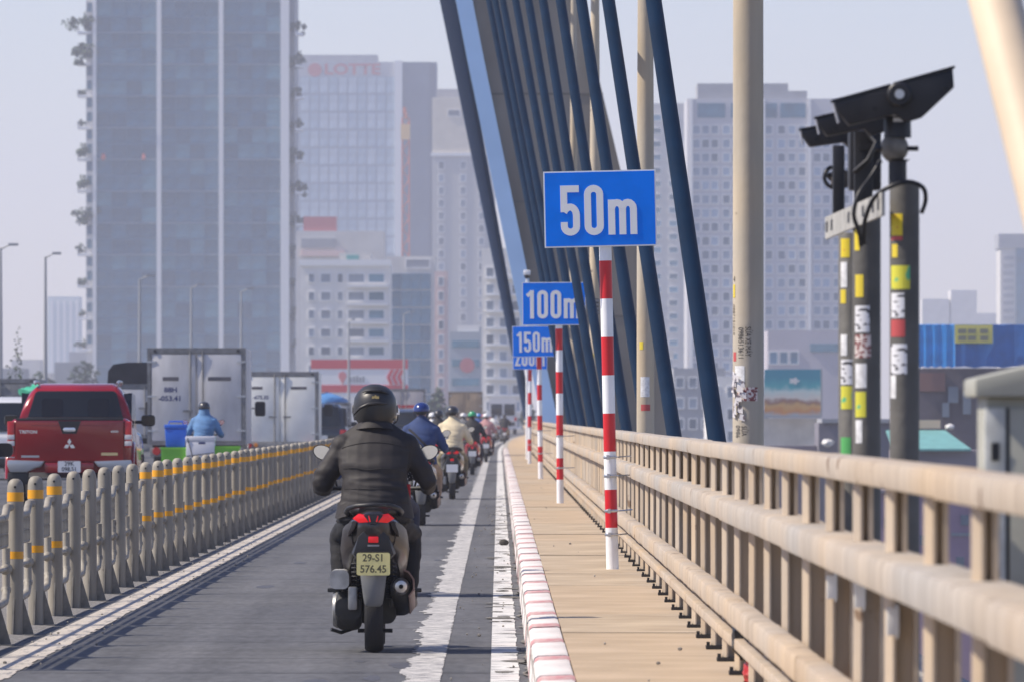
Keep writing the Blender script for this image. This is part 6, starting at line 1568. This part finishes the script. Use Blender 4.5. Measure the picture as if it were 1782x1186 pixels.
# ---- trees, lamps on the far left side of the bridge
def tree(label, x, y, zb, h, r_, seed, n=900, m_=None, leaf=.5):
    t = thing('tree', label, 'tree', (x, y, zb)); rr_ = random.Random(seed)
    m = MB(); m.tube([(0,0,0), (.1, 0, h*.4), (0, .1, h*.8)], [.22*h/8, .15*h/8, .05], 7)
    for k in range(7):
        a = rr_.uniform(0, 6.28); z = h*rr_.uniform(.35, .7); m.tube([(0, 0, z), (math.cos(a)*r_*.7, math.sin(a)*r_*.7, z+h*.22)], [.08*h/8, .02], 5)
    m.build('trunk', M_TRUNK, t, 60)
    c = bush_mesh((r_, r_, h*.38), n, seed, leaf).build('crown', m_ or M_LEAFD, t); c.location = (0, 0, h*.68); return t
tree('small dark feathery tree at the left edge beside the first lamp post', PX(16, 430), 432, GZ, PZ(598, 430)-GZ, .6, 31, 2600, leaf=.16)
for i, (px, D, pt, rw) in enumerate(((748, 940, 690, 3.0), (785, 960, 697, 3.2), (728, 950, 700, 2.5), (905, 950, 706, 2.5))):
    tree(f'hazy tree behind the far traffic at the end of the bridge, {ORD[i]} of four', PX(px, D), D, GZ, PZ(pt, D)-GZ, rw, 40+i, 3000, leaf=.6)
for i, (px, D, pt) in enumerate(((30, 1100, 668), (70, 1150, 672), (120, 1120, 668), (150, 1180, 664))):
    tree(f'faint hazy tree low on the left horizon, {ORD[i]} from the left edge', PX(px, D), D, GZ, PZ(pt, D)-GZ, 5, 60+i, 3500, leaf=.9)
M_LP = mat('grey_lamp_post', (.35, .36, .37), .5, .3)
for i, (px, pt, D, ax) in enumerate(((1, 432, 425, 28), (79, 447, 448, 25), (243, 485, 515, 25), (333, 500, 549, 21), (420, 507, 566, 20), (703, 546, 692, 17), (607, 560, 640, 10))):
    t = thing('street_lamp', f'slim hazy street lamp on the far side of the bridge, {ORD[i]} from the left' if i < 5 else ('slim hazy street lamp above the red and white billboard right end' if i == 5 else 'slim hazy street lamp just left of the nearest rider'), 'street lamp', (PX(px, D), D, .12), group='street lamps on the far side')
    h_ = PZ(pt, D)-.12
    MB().tube([(0,0,0), (0,0,h_*.5), (0,0,h_)], [.13, .10, .065], 8).build('pole', M_LP, t, 60)
    MB().tube([(0,0,h_-.05), (ax*D/F*.6, 0, h_+.18)], [.05, .04], 6).build('arm', M_LP, t)
    MB().box(ax*D/F*.5, ax*D/F*1.1, -.12, .12, h_+.12, h_+.25).build('lamp_head', M_LP, t)

# ------------------------------------------------------------------ haze
HZ = MB().box(-2700, 2700, -200, 4700, GZ-1, 140)
hm = bpy.data.materials.new('haze_air'); hm.use_nodes = True; hn = hm.node_tree; hn.nodes.clear()
pv = hn.nodes.new('ShaderNodeVolumePrincipled'); ho = hn.nodes.new('ShaderNodeOutputMaterial')
pv.inputs['Color'].default_value = (.83, .86, 1.0, 1); pv.inputs['Density'].default_value = 0.00023; pv.inputs['Anisotropy'].default_value = 0.0
hn.links.new(pv.outputs[0], ho.inputs['Volume'])
hz = HZ.build('haze', hm); hz['kind'] = 'stuff'; hz['label'] = 'pale grey blue haze hanging over the whole city'
